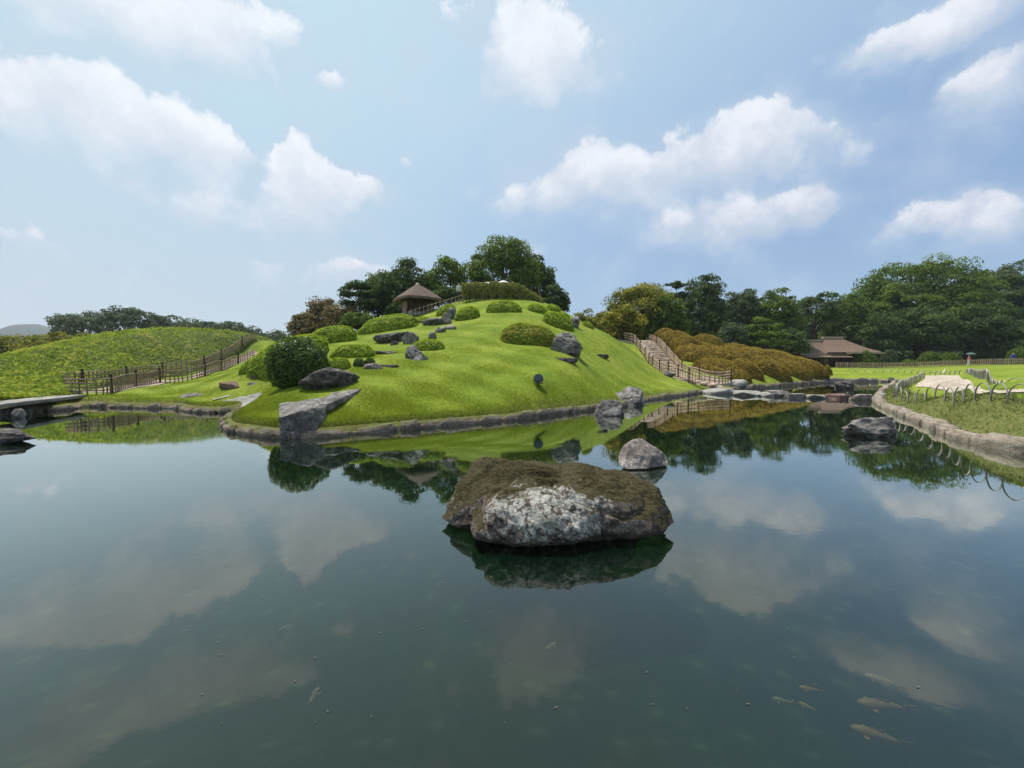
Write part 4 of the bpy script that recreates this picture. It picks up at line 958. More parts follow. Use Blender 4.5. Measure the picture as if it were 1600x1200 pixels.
def blades(name, X, Y, Z, hgt, wid, mat, lean=.5, tint=None):
    n = len(X); a = rng.uniform(0, 2*PI, n); h_ = hgt*(.6+.8*rng.random(n)); w_ = wid*(.7+.6*rng.random(n))
    base = np.stack([X, Y, Z-.01], 1); s = np.stack([np.cos(a), np.sin(a), np.zeros(n)], 1)*w_[:, None]
    le = rng.normal(0, lean, (n, 2))*h_[:, None]; tip = base+np.concatenate([le, h_[:, None]], 1)
    V = np.stack([base-s, base+s, tip], 1).reshape(-1, 3)
    t = np.clip(rng.normal(.5, .2, n), 0, 1) if tint is None else tint
    return tag(mobj(name, np_mesh(name, V, np.arange(3*n).reshape(n, 3), t), M[mat]), kind='stuff')
def lawn():
    n = 1500000; Y = 10.2*np.exp(rng.random(n)*math.log(34/10.2)); X = rng.uniform(-1.3, 1.15, n)*Y
    keep = rng.random(n) < np.clip(13/Y, 0, 1)
    X, Y = X[keep], Y[keep]
    X, Y = X[(X < 18)], Y[(X < 18)]
    Z, d = Hn(X, Y); k = (d > .12) & ~in_poly(X, Y, sasa_zone) & ~near_path(X, Y, left_path, .9) & ~near_path(X, Y, stair_c, 1.2) & ~((X > 9.5) & (Y < 26))
    X, Y, Z, d = X[k], Y[k], Z[k], d[k]
    sel = rng.permutation(len(X))[:420000]; X, Y, Z, d = X[sel], Y[sel], Z[sel], d[sel]
    hg = .035+.05*np.exp(-d/.6); 
    t = np.clip(rng.normal(.5, .2, len(X)), 0, 1)
    fr = d < .16+.5*np.clip(rng.random(len(X))-.3, 0, 1)
    blades('lawn_grass', X[~fr], Y[~fr], Z[~fr], hg[~fr], .008, 'grass', .6)
    blades('lawn_fringe_grass', X[fr], Y[fr], Z[fr], hg[fr]*1.1, .008, 'grass_dry', .6)
lawn()
def bankgrass():
    n = 260000; X = rng.uniform(9.5, 30, n); Y = rng.uniform(5.5, 42, n); Z, d = Hn(X, Y)
    k = (d > .16) & (d < 1.25+1.5*(Y > 26)) & ~in_poly(X, Y, path_poly) & (X > .42*Y+4) & (rng.random(n) < np.clip(12/Y, .15, 1)); X, Y, Z = X[k], Y[k], Z[k]
    lump = np.array([noise.noise(Vector((a*1.5, b*1.5, 0))) for a, b in zip(X, Y)])
    blades('bank_grass', X, Y, Z, .085*(1+.6*lump), .008, 'grass_dry', .8, np.clip(.42+.35*lump+rng.normal(0, .22, len(X)), 0, 1))
bankgrass()

# ------------------------------------------------------------------ paths
def draped(name, polyxy, step, lift, mat):
    P2 = [Vector(p) for p in polyxy]; dens = []
    for i in range(len(P2)):
        a, b = P2[i], P2[(i+1) % len(P2)]; m = max(1, int((b-a).length/step))
        for k in range(m): dens.append(a.lerp(b, k/m))
    n = len(dens); xs = [p.x for p in dens]; ys = [p.y for p in dens]
    gx_ = np.arange(min(xs), max(xs), step); gy_ = np.arange(min(ys), max(ys), step); A, B = np.meshgrid(gx_, gy_); A, B = A.ravel(), B.ravel()
    ins = in_poly(A, B, polyxy); pts = dens+[Vector((a, b)) for a, b in zip(A[ins], B[ins])]
    r = delaunay_2d_cdt(pts, [(i, (i+1) % n) for i in range(n)], [list(range(n))], 1, 1e-4)
    vx = np.array([p.x for p in r[0]]); vy = np.array([p.y for p in r[0]]); vz, _ = Hn(vx, vy)
    me = bpy.data.meshes.new(name); me.from_pydata([(a, b, c+lift) for a, b, c in zip(vx, vy, vz)], [], [list(f) for f in r[2]]); me.update()
    return tag(mobj(name, me, M[mat]), kind='structure')
draped('gravel_path', path_poly, .3, .03, 'path')
def ribbon_poly(pl, wd):
    A, B = [], []
    for i, p in enumerate(pl):
        t = (pl[min(i+1, len(pl)-1)]-pl[max(i-1, 0)]); t.z = 0; t.normalize(); n = Vector((-t.y, t.x, 0))
        A.append(((p+n*wd).x, (p+n*wd).y)); B.append(((p-n*wd).x, (p-n*wd).y))
    return A+B[::-1]
draped('footpath', ribbon_poly(left_path, .5), .3, .03, 'earthpath')
draped('stair_landing', [tuple(P(*t))[:2] for t in [(1092,592,29.4),(1104,601,27.6),(1140,600,27.6),(1142,593,29.2),(1120,588,31),(1098,583,31.5)]], .3, .02, 'earthpath')
draped('stair_ground', ribbon_poly(stair_c, .95), .3, .02, 'earthpath')

# steps: every stone a part
def steps():
    pl = catmull(stair_c, .05); rt = empty('stone_steps', tuple(pl[0]), 0, 'rough stone steps climbing between two bamboo fences on the right of the mound', 'steps'); org = pl[0]
    acc = 0; lastz = -9; rnd = random.Random(5)
    for i in range(1, len(pl)):
        acc += (pl[i]-pl[i-1]).length
        if acc < .52: continue
        acc = 0; t = (pl[min(i+3, len(pl)-1)]-pl[i-3 if i > 3 else 0]); t.z = 0; t.normalize(); nn = Vector((-t.y, t.x, 0)); x = -.85
        hz_ = H(pl[i].x, pl[i].y)
        while x < .8:
            w = rnd.uniform(.35, .75); w = min(w, .9-x)
            c = pl[i]+nn*(x+w/2); o = mobj('step_stone', edge_stone_mesh('step', rnd.randrange(7)), None, rt)
            o.location = (c.x-org.x, c.y-org.y, hz_+.04+rnd.uniform(-.02, .03)-org.z); o.scale = (w*.96, rnd.uniform(.34, .46), .20); o.rotation_euler = (0, 0, math.atan2(nn.y, nn.x)+rnd.uniform(-.12, .12)); x += w
steps()

# ------------------------------------------------------------------ fences
_pk = {}
def stick_mesh(key, r, h_, mat, n=6):
    if key not in _pk:
        me = MB().tube([(0, 0, 0), (0, 0, h_)], [r, r*.92], n).mesh(key); me.materials.append(M[mat]); _pk[key] = me
    return _pk[key]
def bamboo_fence(pts, label, hgt=.95, post_every=2.4, picket=.32, rails=(.28, .52, .76), post_r=.055, pick_r=.018, on_ground=True, stick='bamboo', seed=1, poststart=0., double=False):
    rnd = random.Random(seed); pl = catmull([Vector(p) for p in pts], .04); 
    rt = empty('bamboo_fence', tuple(pl[0]), 0, label, 'fence'); org = pl[0].copy()
    zs, _ = Hn(np.array([p.x for p in pl]), np.array([p.y for p in pl]))
    for p, z_ in zip(pl, zs):
        if on_ground: p.z = max(float(z_), .25)
    org = Vector((org.x, org.y, pl[0].z)); rt.location = org
    acc = 0; ap = post_every-poststart; posts = []; 
    for i in range(len(pl)):
        if i: s = (pl[i]-pl[i-1]).length; acc += s; ap += s
        if ap >= post_every:
            ap = 0; o = mobj('post', stick_mesh('fpost%.3f%.2f' % (post_r, hgt), post_r, hgt+.25, 'post', 8), None, rt, pl[i]-org-Vector((0, 0, .2))); posts.append(i)
        elif acc >= picket:
            acc = 0; h2 = hgt*.93; o = mobj('picket', stick_mesh('fpick%.3f%.2f' % (pick_r, hgt)+stick, pick_r, h2, stick, 5), None, rt, pl[i]-org-Vector((0, 0, .02+rnd.uniform(0, .05))))
            o.rotation_euler = (rnd.uniform(-.02, .02), rnd.uniform(-.02, .02), 0)
    step = int(2.2/.04)
    for rz_ in rails:
        for a in range(0, len(pl)-4, step):
            q = pl[a:min(a+step+4, len(pl))]; q = [p-org+Vector((0, 0, rz_*hgt)) for p in q[::6]+[q[-1]]]
            if len(q) > 1: mobj('rail', MB().tube(q, [pick_r*.95]*len(q), 5).mesh('rail'), M[stick], rt)
    return rt
bamboo_fence([P(*t) for t in [(102,613,17.9),(158,612,18.3),(200,606,21),(247,600,25),(290,593,25.3),(314,589,26),(355,578,31),(377,570.5,33.5),(398,562,35)]], 'front bamboo fence with dark posts along the path over the left lawn', .88, 3.4, .27, (.25, .45, .65, .85), poststart=2.2, pick_r=.034, stick='bamboo_brown')
bamboo_fence([P(*t) for t in [(98,610,19.6),(118,608,19.8),(170,600,22),(250,590,26.6),(304,580,28.6),(336,570,32),(364,561.5,35),(388,555,37),(402,551,38)]], 'rear bamboo fence with dark posts at the foot of the bamboo grass mound', .88, 3.4, .27, (.25, .45, .65, .85), seed=2, poststart=1., pick_r=.034, stick='bamboo_brown')
bamboo_fence([P(*t) for t in [(1092,604,26.2),(1086,602,26.5),(1055,590.5,29.3),(1030,582.5,32),(1020,577,33.5),(1009,564,36.3),(1000,549,38),(989,536,41),(975,530,42)]], 'bamboo fence with closely set dark posts on the mound side of the steps', 1.0, 1.55, .33, (.3, .55, .8), seed=3, poststart=1.2, pick_r=.036)
bamboo_fence([P(*t) for t in [(1142,597,28.6),(1120,600,27.8),(1100,598,28.3),(1085,592,29.8),(1066,580,32),(1050,562,36),(1036,548,39.5),(1024,540,41.5),(1014,538,42.5)]], 'bamboo fence with pale pickets on the azalea side of the steps', 1.0, 3.2, .34, (.22, .42, .62, .82), seed=4, pick_r=.044)
bamboo_fence([P(*t) for t in [(636,500,32.5),(650,497,32.8),(670,491,33),(690,484,33.3),(710,476,33.6),(735,467,34.5)]], 'bamboo fence climbing past the thatched pavilion', .85, 3.0, .33, (.3, .75), seed=5, pick_r=.022)

# hoops
def hoop_mesh(w, h_, r):
    key = 'hoop%.2f%.2f%.3f' % (w, h_, r)
    if key not in _pk:
        pts = []
        for i in range(13):
            a = PI*i/12; pts.append((-w/2*math.cos(a)*(1.0), 0, h_*math.sin(a)**.75 if 0 < i < 12 else 0))
        pts = [(-w/2, 0, -.1)]+pts+[(w/2, 0, -.1)]
        me = MB().tube(pts, [r]*len(pts), 6).mesh('hoop', True)
        for v in me.vertices: v.co.y *= 1.5
        me.materials.append(M['hoop']); _pk[key] = me
    return _pk[key]
def hoop_fence(pts, label, w=.85, h_=.5, r=.017, seed=1, over=1.02):
    pl = catmull([Vector(p) for p in pts], .03); rt = empty('hoop_fence', tuple(pl[0]), 0, label, 'fence'); org = pl[0].copy(); org.z = H(org.x, org.y); rt.location = org
    acc = 0; start = 0; rnd = random.Random(seed)
    for i in range(1, len(pl)):
        acc += (pl[i]-pl[i-1]).length
        if acc >= w:
            a, b = pl[start], pl[i]; c = (a+b)/2; z_ = H(c.x, c.y)
            o = mobj('hoop', hoop_mesh(w*over, h_, r), None, rt, Vector((c.x, c.y, z_))-org); o.rotation_euler = (rnd.uniform(-.03, .03), 0, math.atan2(b.y-a.y, b.x-a.x)+rnd.uniform(-.03, .03)); o.scale.z = rnd.uniform(.93, 1.07)
            start = i; acc = 0
    return rt
hoop_fence([P(*t) for t in [(1680,634,8.4),(1591,626,9.5),(1551,623.5,10.4),(1521,620,11.2),(1464,615,13.5),(1400,610,17),(1404,604,20),(1420,597.5,25),(1445,590,32)]], 'row of bent bamboo hoops between the pond bank and the gravel path', .72, .5, .0125)
hoop_fence([P(*t) for t in [(1660,616,13.4),(1575,614,14.5),(1549,609,17),(1536,600,20.5),(1526,591,25),(1514,585,33),(1508,584,35)]], 'row of bent bamboo hoops on the far side of the gravel path', .72, .5, .014, 2)
hoop_fence([P(*t) for t in [(1507,583.5,36),(1450,582.5,42),(1380,581.5,48),(1310,581,52)]], 'distant row of pale thin hoops across the far lawn', .9, .42, .02, 3)
# far picket fence
def picket_fence():
    a, b = P(1306, 575.5, 60), P(1640, 570, 54); n = 120; rt = empty('picket_fence', tuple(a), 0, 'long low picket fence at the back of the far lawn', 'fence'); rt.location.z = H(a.x, a.y); org = rt.location.copy()
    for i in range(n):
        q = a.lerp(b, i/(n-1)); q.z = H(q.x, q.y)
        mobj('picket', stick_mesh('farpick', .05, .95, 'bamboo', 5), None, rt, q-org-Vector((0, 0, .05)))
    for k in range(0, n-1, 8):
        p0, p1 = a.lerp(b, k/(n-1)), a.lerp(b, min(n-1, k+8)/(n-1))
        for hh in (.35, .7): mobj('rail', MB().tube([Vector((p0.x, p0.y, H(p0.x, p0.y)+hh))-org, Vector((p1.x, p1.y, H(p1.x, p1.y)+hh))-org], [.03, .03], 5).mesh('rail'), M['bamboo'], rt)
picket_fence()

# ------------------------------------------------------------------ pavilion
def pavilion():
    c = P(653, 492, 34.6); g = H(c.x, c.y); base = 5.55 if g < 5 else g
    s = 34.6/F; eave_z = P(653, 470, 34.6).z; top_z = P(653, 444.5, 34.6).z
    rt = empty('thatched_pavilion', (c.x, c.y, g), math.radians(38), 'small thatched pavilion with pyramid roof at the top left of the mound', 'pavilion')
    e, t = eave_z-g, top_z-g; hw = 1.72; V = []; Fq = []
    rings = [(hw, e-.05), (hw*.99, e+.16), (hw*.62, e+.16+(t-e-.16)*.42), (hw*.28, e+.16+(t-e-.16)*.78), (.12, t-.06), (.06, t)]
    nseg = 9
    for r, z_ in rings:
        for k in range(4):
            a0 = PI/4+k*PI/2; a1 = a0+PI/2
            p0 = Vector((math.cos(a0), math.sin(a0)))*math.sqrt(2)*r; p1 = Vector((math.cos(a1), math.sin(a1)))*math.sqrt(2)*r
            for j in range(nseg):
                f = j/nseg; q = p0.lerp(p1, f); rd = 1-.07*(abs(f-.5)*2)**4; V.append((q.x*rd, q.y*rd, z_-.05*(abs(f-.5)*2)**2*(r/hw)+.02*noise.noise(Vector((q.x*5, q.y*5, z_)))))
    n = 4*nseg
    for j in range(len(rings)-1):
        for i in range(n): Fq.append((j*n+i, j*n+(i+1) % n, (j+1)*n+(i+1) % n, (j+1)*n+i))
    off = len(V)
    for i in range(n): x, y, z_ = V[i]; V.append((x*.15, y*.15, e+.25))
    for i in range(n): Fq.append((i, off+i, off+(i+1) % n, (i+1) % n))
    me = bpy.data.meshes.new('roof'); me.from_pydata(V, [], Fq); me.update(); ro = mobj('roof', me, M['thatch'], rt)
    cap = MB().tube([(0, 0, t-.12), (0, 0, t+.06), (0, 0, t+.14)], [.24, .16, .05], 8).mesh('roof_cap'); mobj('roof_cap', cap, M['shingle_edge'], ro)
    for x in (-1, 1):
        for y in (-1, 1): mobj('post', MB().tube([(x*1.0, y*1.0, -.2), (x*1.0, y*1.0, e+.2)], [.07, .065], 8).mesh('post'), M['post'], rt)
    for a, b in (((-1, 1), (1, 1)), ((1, -1), (1, 1))):
        p = Vector((*a, 0)); q = Vector((*b, 0)); m_ = (p+q)/2; sz = (abs(p.x-q.x)*.93 or .06, abs(p.y-q.y)*.93 or .06, e)
        mobj('wall', MB().box((m_.x, m_.y, e/2-.1), sz).mesh('wall'), M['clay'], rt)
    mobj('wall', MB().box((-1, .45, e/2-.1), (.06, 1.0, e)).mesh('wall'), M['clay'], rt)
    for k, (p, q) in enumerate((((-1.08, -1, e-.02), (1.08, -1, e-.02)), ((-1.08, 1, e+.0), (1.08, 1, e+.0)), ((-1, -1.08, e+.04), (-1, 1.08, e+.04)), ((1, -1.08, e+.04), (1, 1.08, e+.04)))):
        mobj('beam', MB().tube([p, q], [.05, .05], 6).mesh('beam'), M['post'], rt)
    mobj('floor', MB().box((0, 0, -.05), (2.3, 2.3, .3)).mesh('floor'), M['rock_pale'], rt)
pavilion()

# ------------------------------------------------------------------ thatched/shingled house
def hip(mb_v, mb_f, x0, x1, y0, y1, ze, zr, rx0, rx1, ry):
    b = len(mb_v)
    for q in ((x0, y0, ze), (x1, y0, ze), (x1, y1, ze), (x0, y1, ze), (rx0, ry, zr), (rx1, ry, zr)): mb_v.append(q)
    for f_ in ((0, 1, 5, 4), (1, 2, 5), (2, 3, 4, 5), (3, 0, 4), (3, 2, 1, 0)): mb_f.append(tuple(b+i for i in f_))
def roof_obj(name, rt, mat, *a, sub=4, courses=True):
    V = []; Fc = []; hip(V, Fc, *a); bm = bmesh.new(); vs = [bm.verts.new(v) for v in V]
    for f_ in Fc: bm.faces.new([vs[i] for i in f_])
    bmesh.ops.triangulate(bm, faces=bm.faces)
    for _ in range(sub): bmesh.ops.subdivide_edges(bm, edges=bm.edges, cuts=1, use_grid_fill=True)
    ze, zr = a[4], a[5]
    for v in bm.verts:
        t = (v.co.z-ze)/(zr-ze); 
        v.co.z += .035*noise.noise(Vector((v.co.x*2, v.co.y*2, v.co.z*3)))+(-.14*math.sin(t*PI) if t > 0 else 0)
    return mobj(name, bm_mesh(name, bm), mat, rt)
def house():
    D = 64.0; s = D/F; x = lambda px: (px-800)/F*D*1.0; zz = lambda py: P(1300, py, D).z
    g = H(x(1300), D); rt = empty('teahouse', (x(1300), D, g), 0, 'long dark timber house with brown bark roof between the azalea bank and the big trees', 'house')
    X = lambda px: (px-1300)*s; Z = lambda py: zz(py)-g
    r1 = roof_obj('roof', rt, M['shingle'], X(1241), X(1322), -1.6, 5.0, Z(553), Z(531.5), X(1258), X(1296), 1.6)
    r2 = roof_obj('roof', rt, M['shingle'], X(1280), X(1358), -2.1, 5.6, Z(551.0), Z(527), X(1298), X(1325), 1.7)
    mobj('ridge_cap', MB().box((X(1277), 1.6, Z(531.2)), (X(1299)-X(1256), .45, .26)).mesh('ridge'), M['shingle_edge'], r1)
    mobj('ridge_cap', MB().box((X(1311.5), 1.7, Z(526.6)), (X(1328)-X(1296), .5, .34)).mesh('ridge'), M['shingle_edge'], r2)
    mobj('eave_board', MB().box((X(1277), -1.65, Z(554)), (X(1316)-X(1238), .12, .14)).mesh('eave'), M['shingle_edge'], r1)
    mobj('eave_board', MB().box((X(1333), -2.15, Z(552.2)), (X(1362)-X(1304), .12, .18)).mesh('eave'), M['shingle_edge'], r2)
    # lean-to roof over the veranda
    ln = MB().box((X(1275), -2.1, Z(557)), (X(1308)-X(1240), 1.5, .1), Matrix.Rotation(math.radians(14), 3, 'X')).mesh('veranda_roof'); mobj('veranda_roof', ln, M['shingle'], rt)
    mobj('wall', MB().box((X(1300), 1.8, Z(553)/2-.2), (X(1350)-X(1247), 5.2, Z(553)+.35)).mesh('wall'), M['housewall'], rt)
    for k in range(11):
        px = 1248+k*10; mobj('post', MB().box((X(px), -.87, Z(556)/2-.2), (.14, .14, Z(556)+.3)).mesh('post'), M['post'], rt)
    for px in (1262, 1282, 1318, 1338):
        mobj('shutter', MB().box((X(px), -.835, Z(565)), (1.4, .05, .95)).mesh('shutter'), M['clay'] if px == 1282 else M['post'], rt)
    mobj('veranda_floor', MB().box((X(1300), -1.4, .35), (X(1350)-X(1247), 1.0, .12)).mesh('veranda_floor'), M['post'], rt)
    rt2 = empty('shed', (x(1232), 67, H(x(1232), 67)), 0, 'low brown roofed shed behind the left end of the dark house', 'shed'); g2 = rt2.location.z
    roof_obj('roof', rt2, M['shingle'], -1.8, 1.8, -1.5, 1.5, P(1232, 553, 67).z-g2, P(1232, 545.5, 67).z-g2, -1.3, 1.3, 0, sub=3)
    mobj('wall', MB().box((0, 0, (P(1232, 553, 67).z-g2)/2-.1), (3, 2.4, P(1232, 553, 67).z-g2+.15)).mesh('wall'), M['housewall'], rt2)
house()

# ------------------------------------------------------------------ stone bridge at the left
def bridge():
    a = P(112, 621.5, 17.6); b = P(-110, 638, 11.8); a.z = b.z = .44; rt = empty('stone_bridge', tuple((a+b)/2), 0, 'flat stone plank bridge at the left edge running to the lawn', 'bridge'); org = (a+b)/2
    rt.location.z = 0; org.z = 0; dv = (b-a); ang_ = math.atan2(dv.y, dv.x); L_ = dv.length
    for k, (t0, t1) in enumerate(((0, .5), (.5, 1.0))):
        c = a.lerp(b, (t0+t1)/2)
        for j in (-1, 1):
            bm = bmesh.new(); bmesh.ops.create_cube(bm, size=1)
            for v in bm.verts: v.co = Vector((v.co.x*L_*(t1-t0)*.996, v.co.y*.5, v.co.z*.14))
            bmesh.ops.bevel(bm, geom=bm.edges[:], offset=.02, segments=2, affect='EDGES')
            bmesh.ops.subdivide_edges(bm, edges=[e for e in bm.edges if e.calc_length() > 1], cuts=14, use_grid_fill=True)
            for v in bm.verts: v.co += Vector((0, .012*noise.noise(v.co*3+Vector((k*5, j, 0))), .012*noise.noise(v.co*2.5+Vector((0, k*7, j)))))
            nn = Vector((-math.sin(ang_), math.cos(ang_), 0))*j*.255
            o = mobj('plank_stone', bm_mesh('plank_stone', bm), M['rock_pale'], rt, Vector((c.x, c.y, .44))+nn-org); o.rotation_euler = (0, 0, ang_)
    for t in (.06, .5, .95):
        c = a.lerp(b, t); me = rock_mesh((.28, .5, .54), int(t*100)+3, 3, 4, .04); o = mobj('pier', me, M['rock_dark'], rt, Vector((c.x, c.y, -.15))-org); o.rotation_euler = (0, 0, ang_)
bridge()
rock(28, 654, 17, 16, 'rock', 'rounded grey stone in the water under the stone bridge', 98, .9, 4, water=True, sink=.3)
for i, (px, py, w, h_, lb) in enumerate([(20, 640, 60, 24, 'leafy plant on the bank behind the left part of the bridge'), (62, 640, 50, 20, 'leafy plant on the bank behind the middle of the bridge'), (92, 640, 40, 18, 'small leafy plant behind the right part of the bridge')]):
    dome(px, py, w, h_, 'sasa', lb, 'leafy_plant', D=16.6+i*.3, leaf=.07, n=1200, power=1.8, cat='plant', jitter=.9)

# ------------------------------------------------------------------ lamps on the lawn
def spotlight(px, py, label, sc=1.0, yaw=0):
    q = hit(px, py); rt = empty('garden_spotlight', tuple(q), yaw, label, 'spotlight')
    mobj('stake', MB().tube([(0, 0, -.1), (0, 0, .12*sc)], [.015*sc, .015*sc], 6).mesh('stake'), M['black'], rt)
    mb = MB().tube([(0, .11*sc, .14*sc), (0, .07*sc, .17*sc), (0, -.02*sc, .2*sc), (0, -.1*sc, .22*sc), (0, -.12*sc, .225*sc)], [.03*sc, .11*sc, .14*sc, .15*sc, .15*sc], 16)
    mobj('housing', mb.mesh('housing', False), M['black'], rt)
    mobj('lens', MB().tube([(0, -.12*sc, .225*sc), (0, -.128*sc, .226*sc)], [.125*sc, .12*sc], 16).mesh('lens'), M['lens'], rt)
    mobj('bracket', MB().tube([(-.16*sc, 0, .2*sc), (-.12*sc, 0, .06*sc), (.12*sc, 0, .06*sc), (.16*sc, 0, .2*sc)], [.012*sc]*4, 6).mesh('bracket'), M['black'], rt)
spotlight(841, 602, 'black round garden spotlight standing on the open lawn', 1.25)
def floodlight():
    q = P(1394, 588, 36); q.z = H(q.x, q.y); rt = empty('floodlight', tuple(q), .5, 'black box floodlight on the far bank at the end of the hoop row', 'floodlight'); sc = 1
    mobj('housing', MB().box((0, 0, .52), (.66, .34, .36), Matrix.Rotation(.5, 3, 'Y')).mesh('housing'), M['black'], rt)
    mobj('stand', MB().tube([(0, 0, -.1), (0, 0, .4)], [.03, .03], 6).mesh('stand'), M['black'], rt)
    mobj('glass', MB().box((.19, 0, .62), (.3, .30, .02), Matrix.Rotation(.5, 3, 'Y')).mesh('glass'), M['lens'], rt)
    mobj('bracket', MB().tube([(-.1, .2, .5), (0, .2, .3), (0, -.2, .3), (-.1, -.2, .5)], [.018]*4, 6).mesh('bracket'), M['black'], rt)
floodlight()
def egret():
    q = P(1474.5, 581.5, 40); q.z = H(q.x, q.y); rt = empty('egret', tuple(q), .4, 'small white bird standing by the distant hoops on the far lawn', 'bird')
    body = MB().tube([(-.24, 0, .24), (-.14, 0, .29), (0, 0, .33), (.1, 0, .38), (.14, 0, .46), (.12, 0, .55), (.16, 0, .62), (.22, 0, .63), (.25, 0, .625)], [.01, .055, .085, .06, .03, .022, .026, .024, .01], 8).mesh('body', True)
    mobj('body', body, M['white'], rt); mobj('bill', MB().tube([(.245, 0, .625), (.34, 0, .60)], [.01, .002], 5).mesh('bill'), M['koi_orange'], rt)
    for y in (-.03, .03): mobj('leg', MB().tube([(0, y, .28), (.01, y, .12), (0, y, 0)], [.008, .007, .007], 5).mesh('leg'), M['black'], rt)
egret()

# ------------------------------------------------------------------ people
def person(loc, rz, label, shirt, trousers, umbrella=None, hgt=1.65, hat=False, pose='walk'):
    rt = empty('person', loc, rz, label, 'person')
    sk = {'pel': (0, 0, .92, .15), 'spine': (0, 0, 1.12, .13), 'chest': (0, 0, 1.32, .165), 'neck': (0, 0, 1.47, .06), 'head': (0, -.01, 1.62, .105), 'head2': (0, -.01, 1.67, .095)}
    for s_, n_ in ((-1, 'l'), (1, 'r')):
        st_ = .14*s_ if pose == 'walk' else 0
        sk['sh'+n_] = (.18*s_, 0, 1.40, .06)
        up = (umbrella is not None and s_ == 1)
        sk['el'+n_] = (.25*s_, -.05-(.06 if up else 0), 1.14, .045); sk['ha'+n_] = ((.18*s_, -.28, 1.25, .035) if up else (.24*s_, -.12, .90, .035))
        sk['hip'+n_] = (.09*s_, 0, .86, .10); sk['kn'+n_] = (.10*s_, -.03-st_*.5, .48, .065); sk['an'+n_] = (.10*s_, -st_*.9+.02, .09, .045); sk['to'+n_] = (.11*s_, -st_*.9-.14, .04, .04)
    E = [('pel', 'spine'), ('spine', 'chest'), ('chest', 'neck'), ('neck', 'head'), ('head', 'head2')]
    for n_ in 'lr': E += [('chest', 'sh'+n_), ('sh'+n_, 'el'+n_), ('el'+n_, 'ha'+n_), ('pel', 'hip'+n_), ('hip'+n_, 'kn'+n_), ('kn'+n_, 'an'+n_), ('an'+n_, 'to'+n_)]
    ks = list(sk); me = bpy.data.meshes.new('body'); f_ = hgt/1.75; me.from_pydata([Vector(sk[k][:3])*f_ for k in ks], [(ks.index(a), ks.index(b)) for a, b in E], [])
    o = mobj('body', me, None, rt); md = o.modifiers.new('skin', 'SKIN'); 
    for i, k in enumerate(ks): me.skin_vertices[0].data[i].radius = (sk[k][3]*f_,)*2
    me.skin_vertices[0].data[0].use_root = True
    sb = o.modifiers.new('sub', 'SUBSURF'); sb.levels = 1; sb.render_levels = 1
    dg = bpy.context.evaluated_depsgraph_get(); em = bpy.data.meshes.new_from_object(o.evaluated_get(dg)); o.modifiers.clear(); o.data = em
    for k in (M['skin'], M[shirt], M[trousers], M['hair']): em.materials.append(k)
    for p in em.polygons:
        z_ = p.center.z/f_; x_ = abs(p.center.x)/f_
        p.material_index = 0 if z_ > 1.50 or (x_ > .2 and z_ < 1.0 and z_ > .7) else (1 if z_ > .92 else 2)
        if z_ > 1.66 or (z_ > 1.52 and p.center.y > .03): p.material_index = 3
        if z_ < .07: p.material_index = 3
        p.use_smooth = True
    if umbrella:
        u = empty('umbrella', (0, 0, 0)); u.parent = rt; COL.objects.unlink(u)
        bpy.data.objects.remove(u)
        V = []; Fq = []; n = 16; c = Vector((.16, -.2, 1.62))*f_
        for j in range(5):
            r = .52*j/4; z_ = .22*(1-(j/4)**2)
            for i in range(n): a = 2*PI*i/n; sc = 1-(.05 if i % 2 else 0)*(j/4); V.append((c.x+r*sc*math.cos(a), c.y+r*sc*math.sin(a), c.z+z_+.14))
        for j in range(4):
            for i in range(n): Fq.append((j*n+i, j*n+(i+1) % n, (j+1)*n+(i+1) % n, (j+1)*n+i))
        w = Matrix.Translation(Vector(loc)) @ Matrix.Rotation(rz, 4, 'Z'); base = w @ c; uo = empty('umbrella', tuple(base), rz, umbrella[1], 'umbrella')
        cm = bpy.data.meshes.new('canopy'); cm.from_pydata([Vector(v)-c for v in V], [], Fq); mobj('canopy', cm, M[umbrella[0]], uo)
        mobj('shaft', MB().tube([Vector((.02, -.05, -.42)), Vector((0, 0, .38))], [.012, .012], 6).mesh('shaft'), M['black'], uo)
    return rt
def ppl(px, py, D, *a, **k):
    q = P(px, py, D); return person((q.x, q.y, H(q.x, q.y) if not k.pop('up', False) else q.z), *a, **k)
ppl(1513, 573, 55, .9, 'person in pink top walking under a dark green umbrella on the far lawn', 'pink', 'palecloth', ('umb_green', 'dark green umbrella held by the person in pink'))
ppl(1582, 571, 56, -.3, 'person in a deep blue jacket at the back of the far lawn', 'blue', 'darkcloth')
ppl(717, 466, 35.2, .4, 'person in pale clothes standing where the fence meets the hedge on the summit', 'palecloth', 'darkcloth')
ppl(758, 474, 36.6, .2, 'person behind the summit hedge under the left pale umbrella', 'palecloth', 'darkcloth', ('umb_white', 'pale umbrella, left one of two above the summit hedge'), up=True)
ppl(785, 472, 36.6, -.3, 'person behind the summit hedge under the right white umbrella', 'palecloth', 'darkcloth', ('umb_white', 'white umbrella, right one of two above the summit hedge'), up=True)

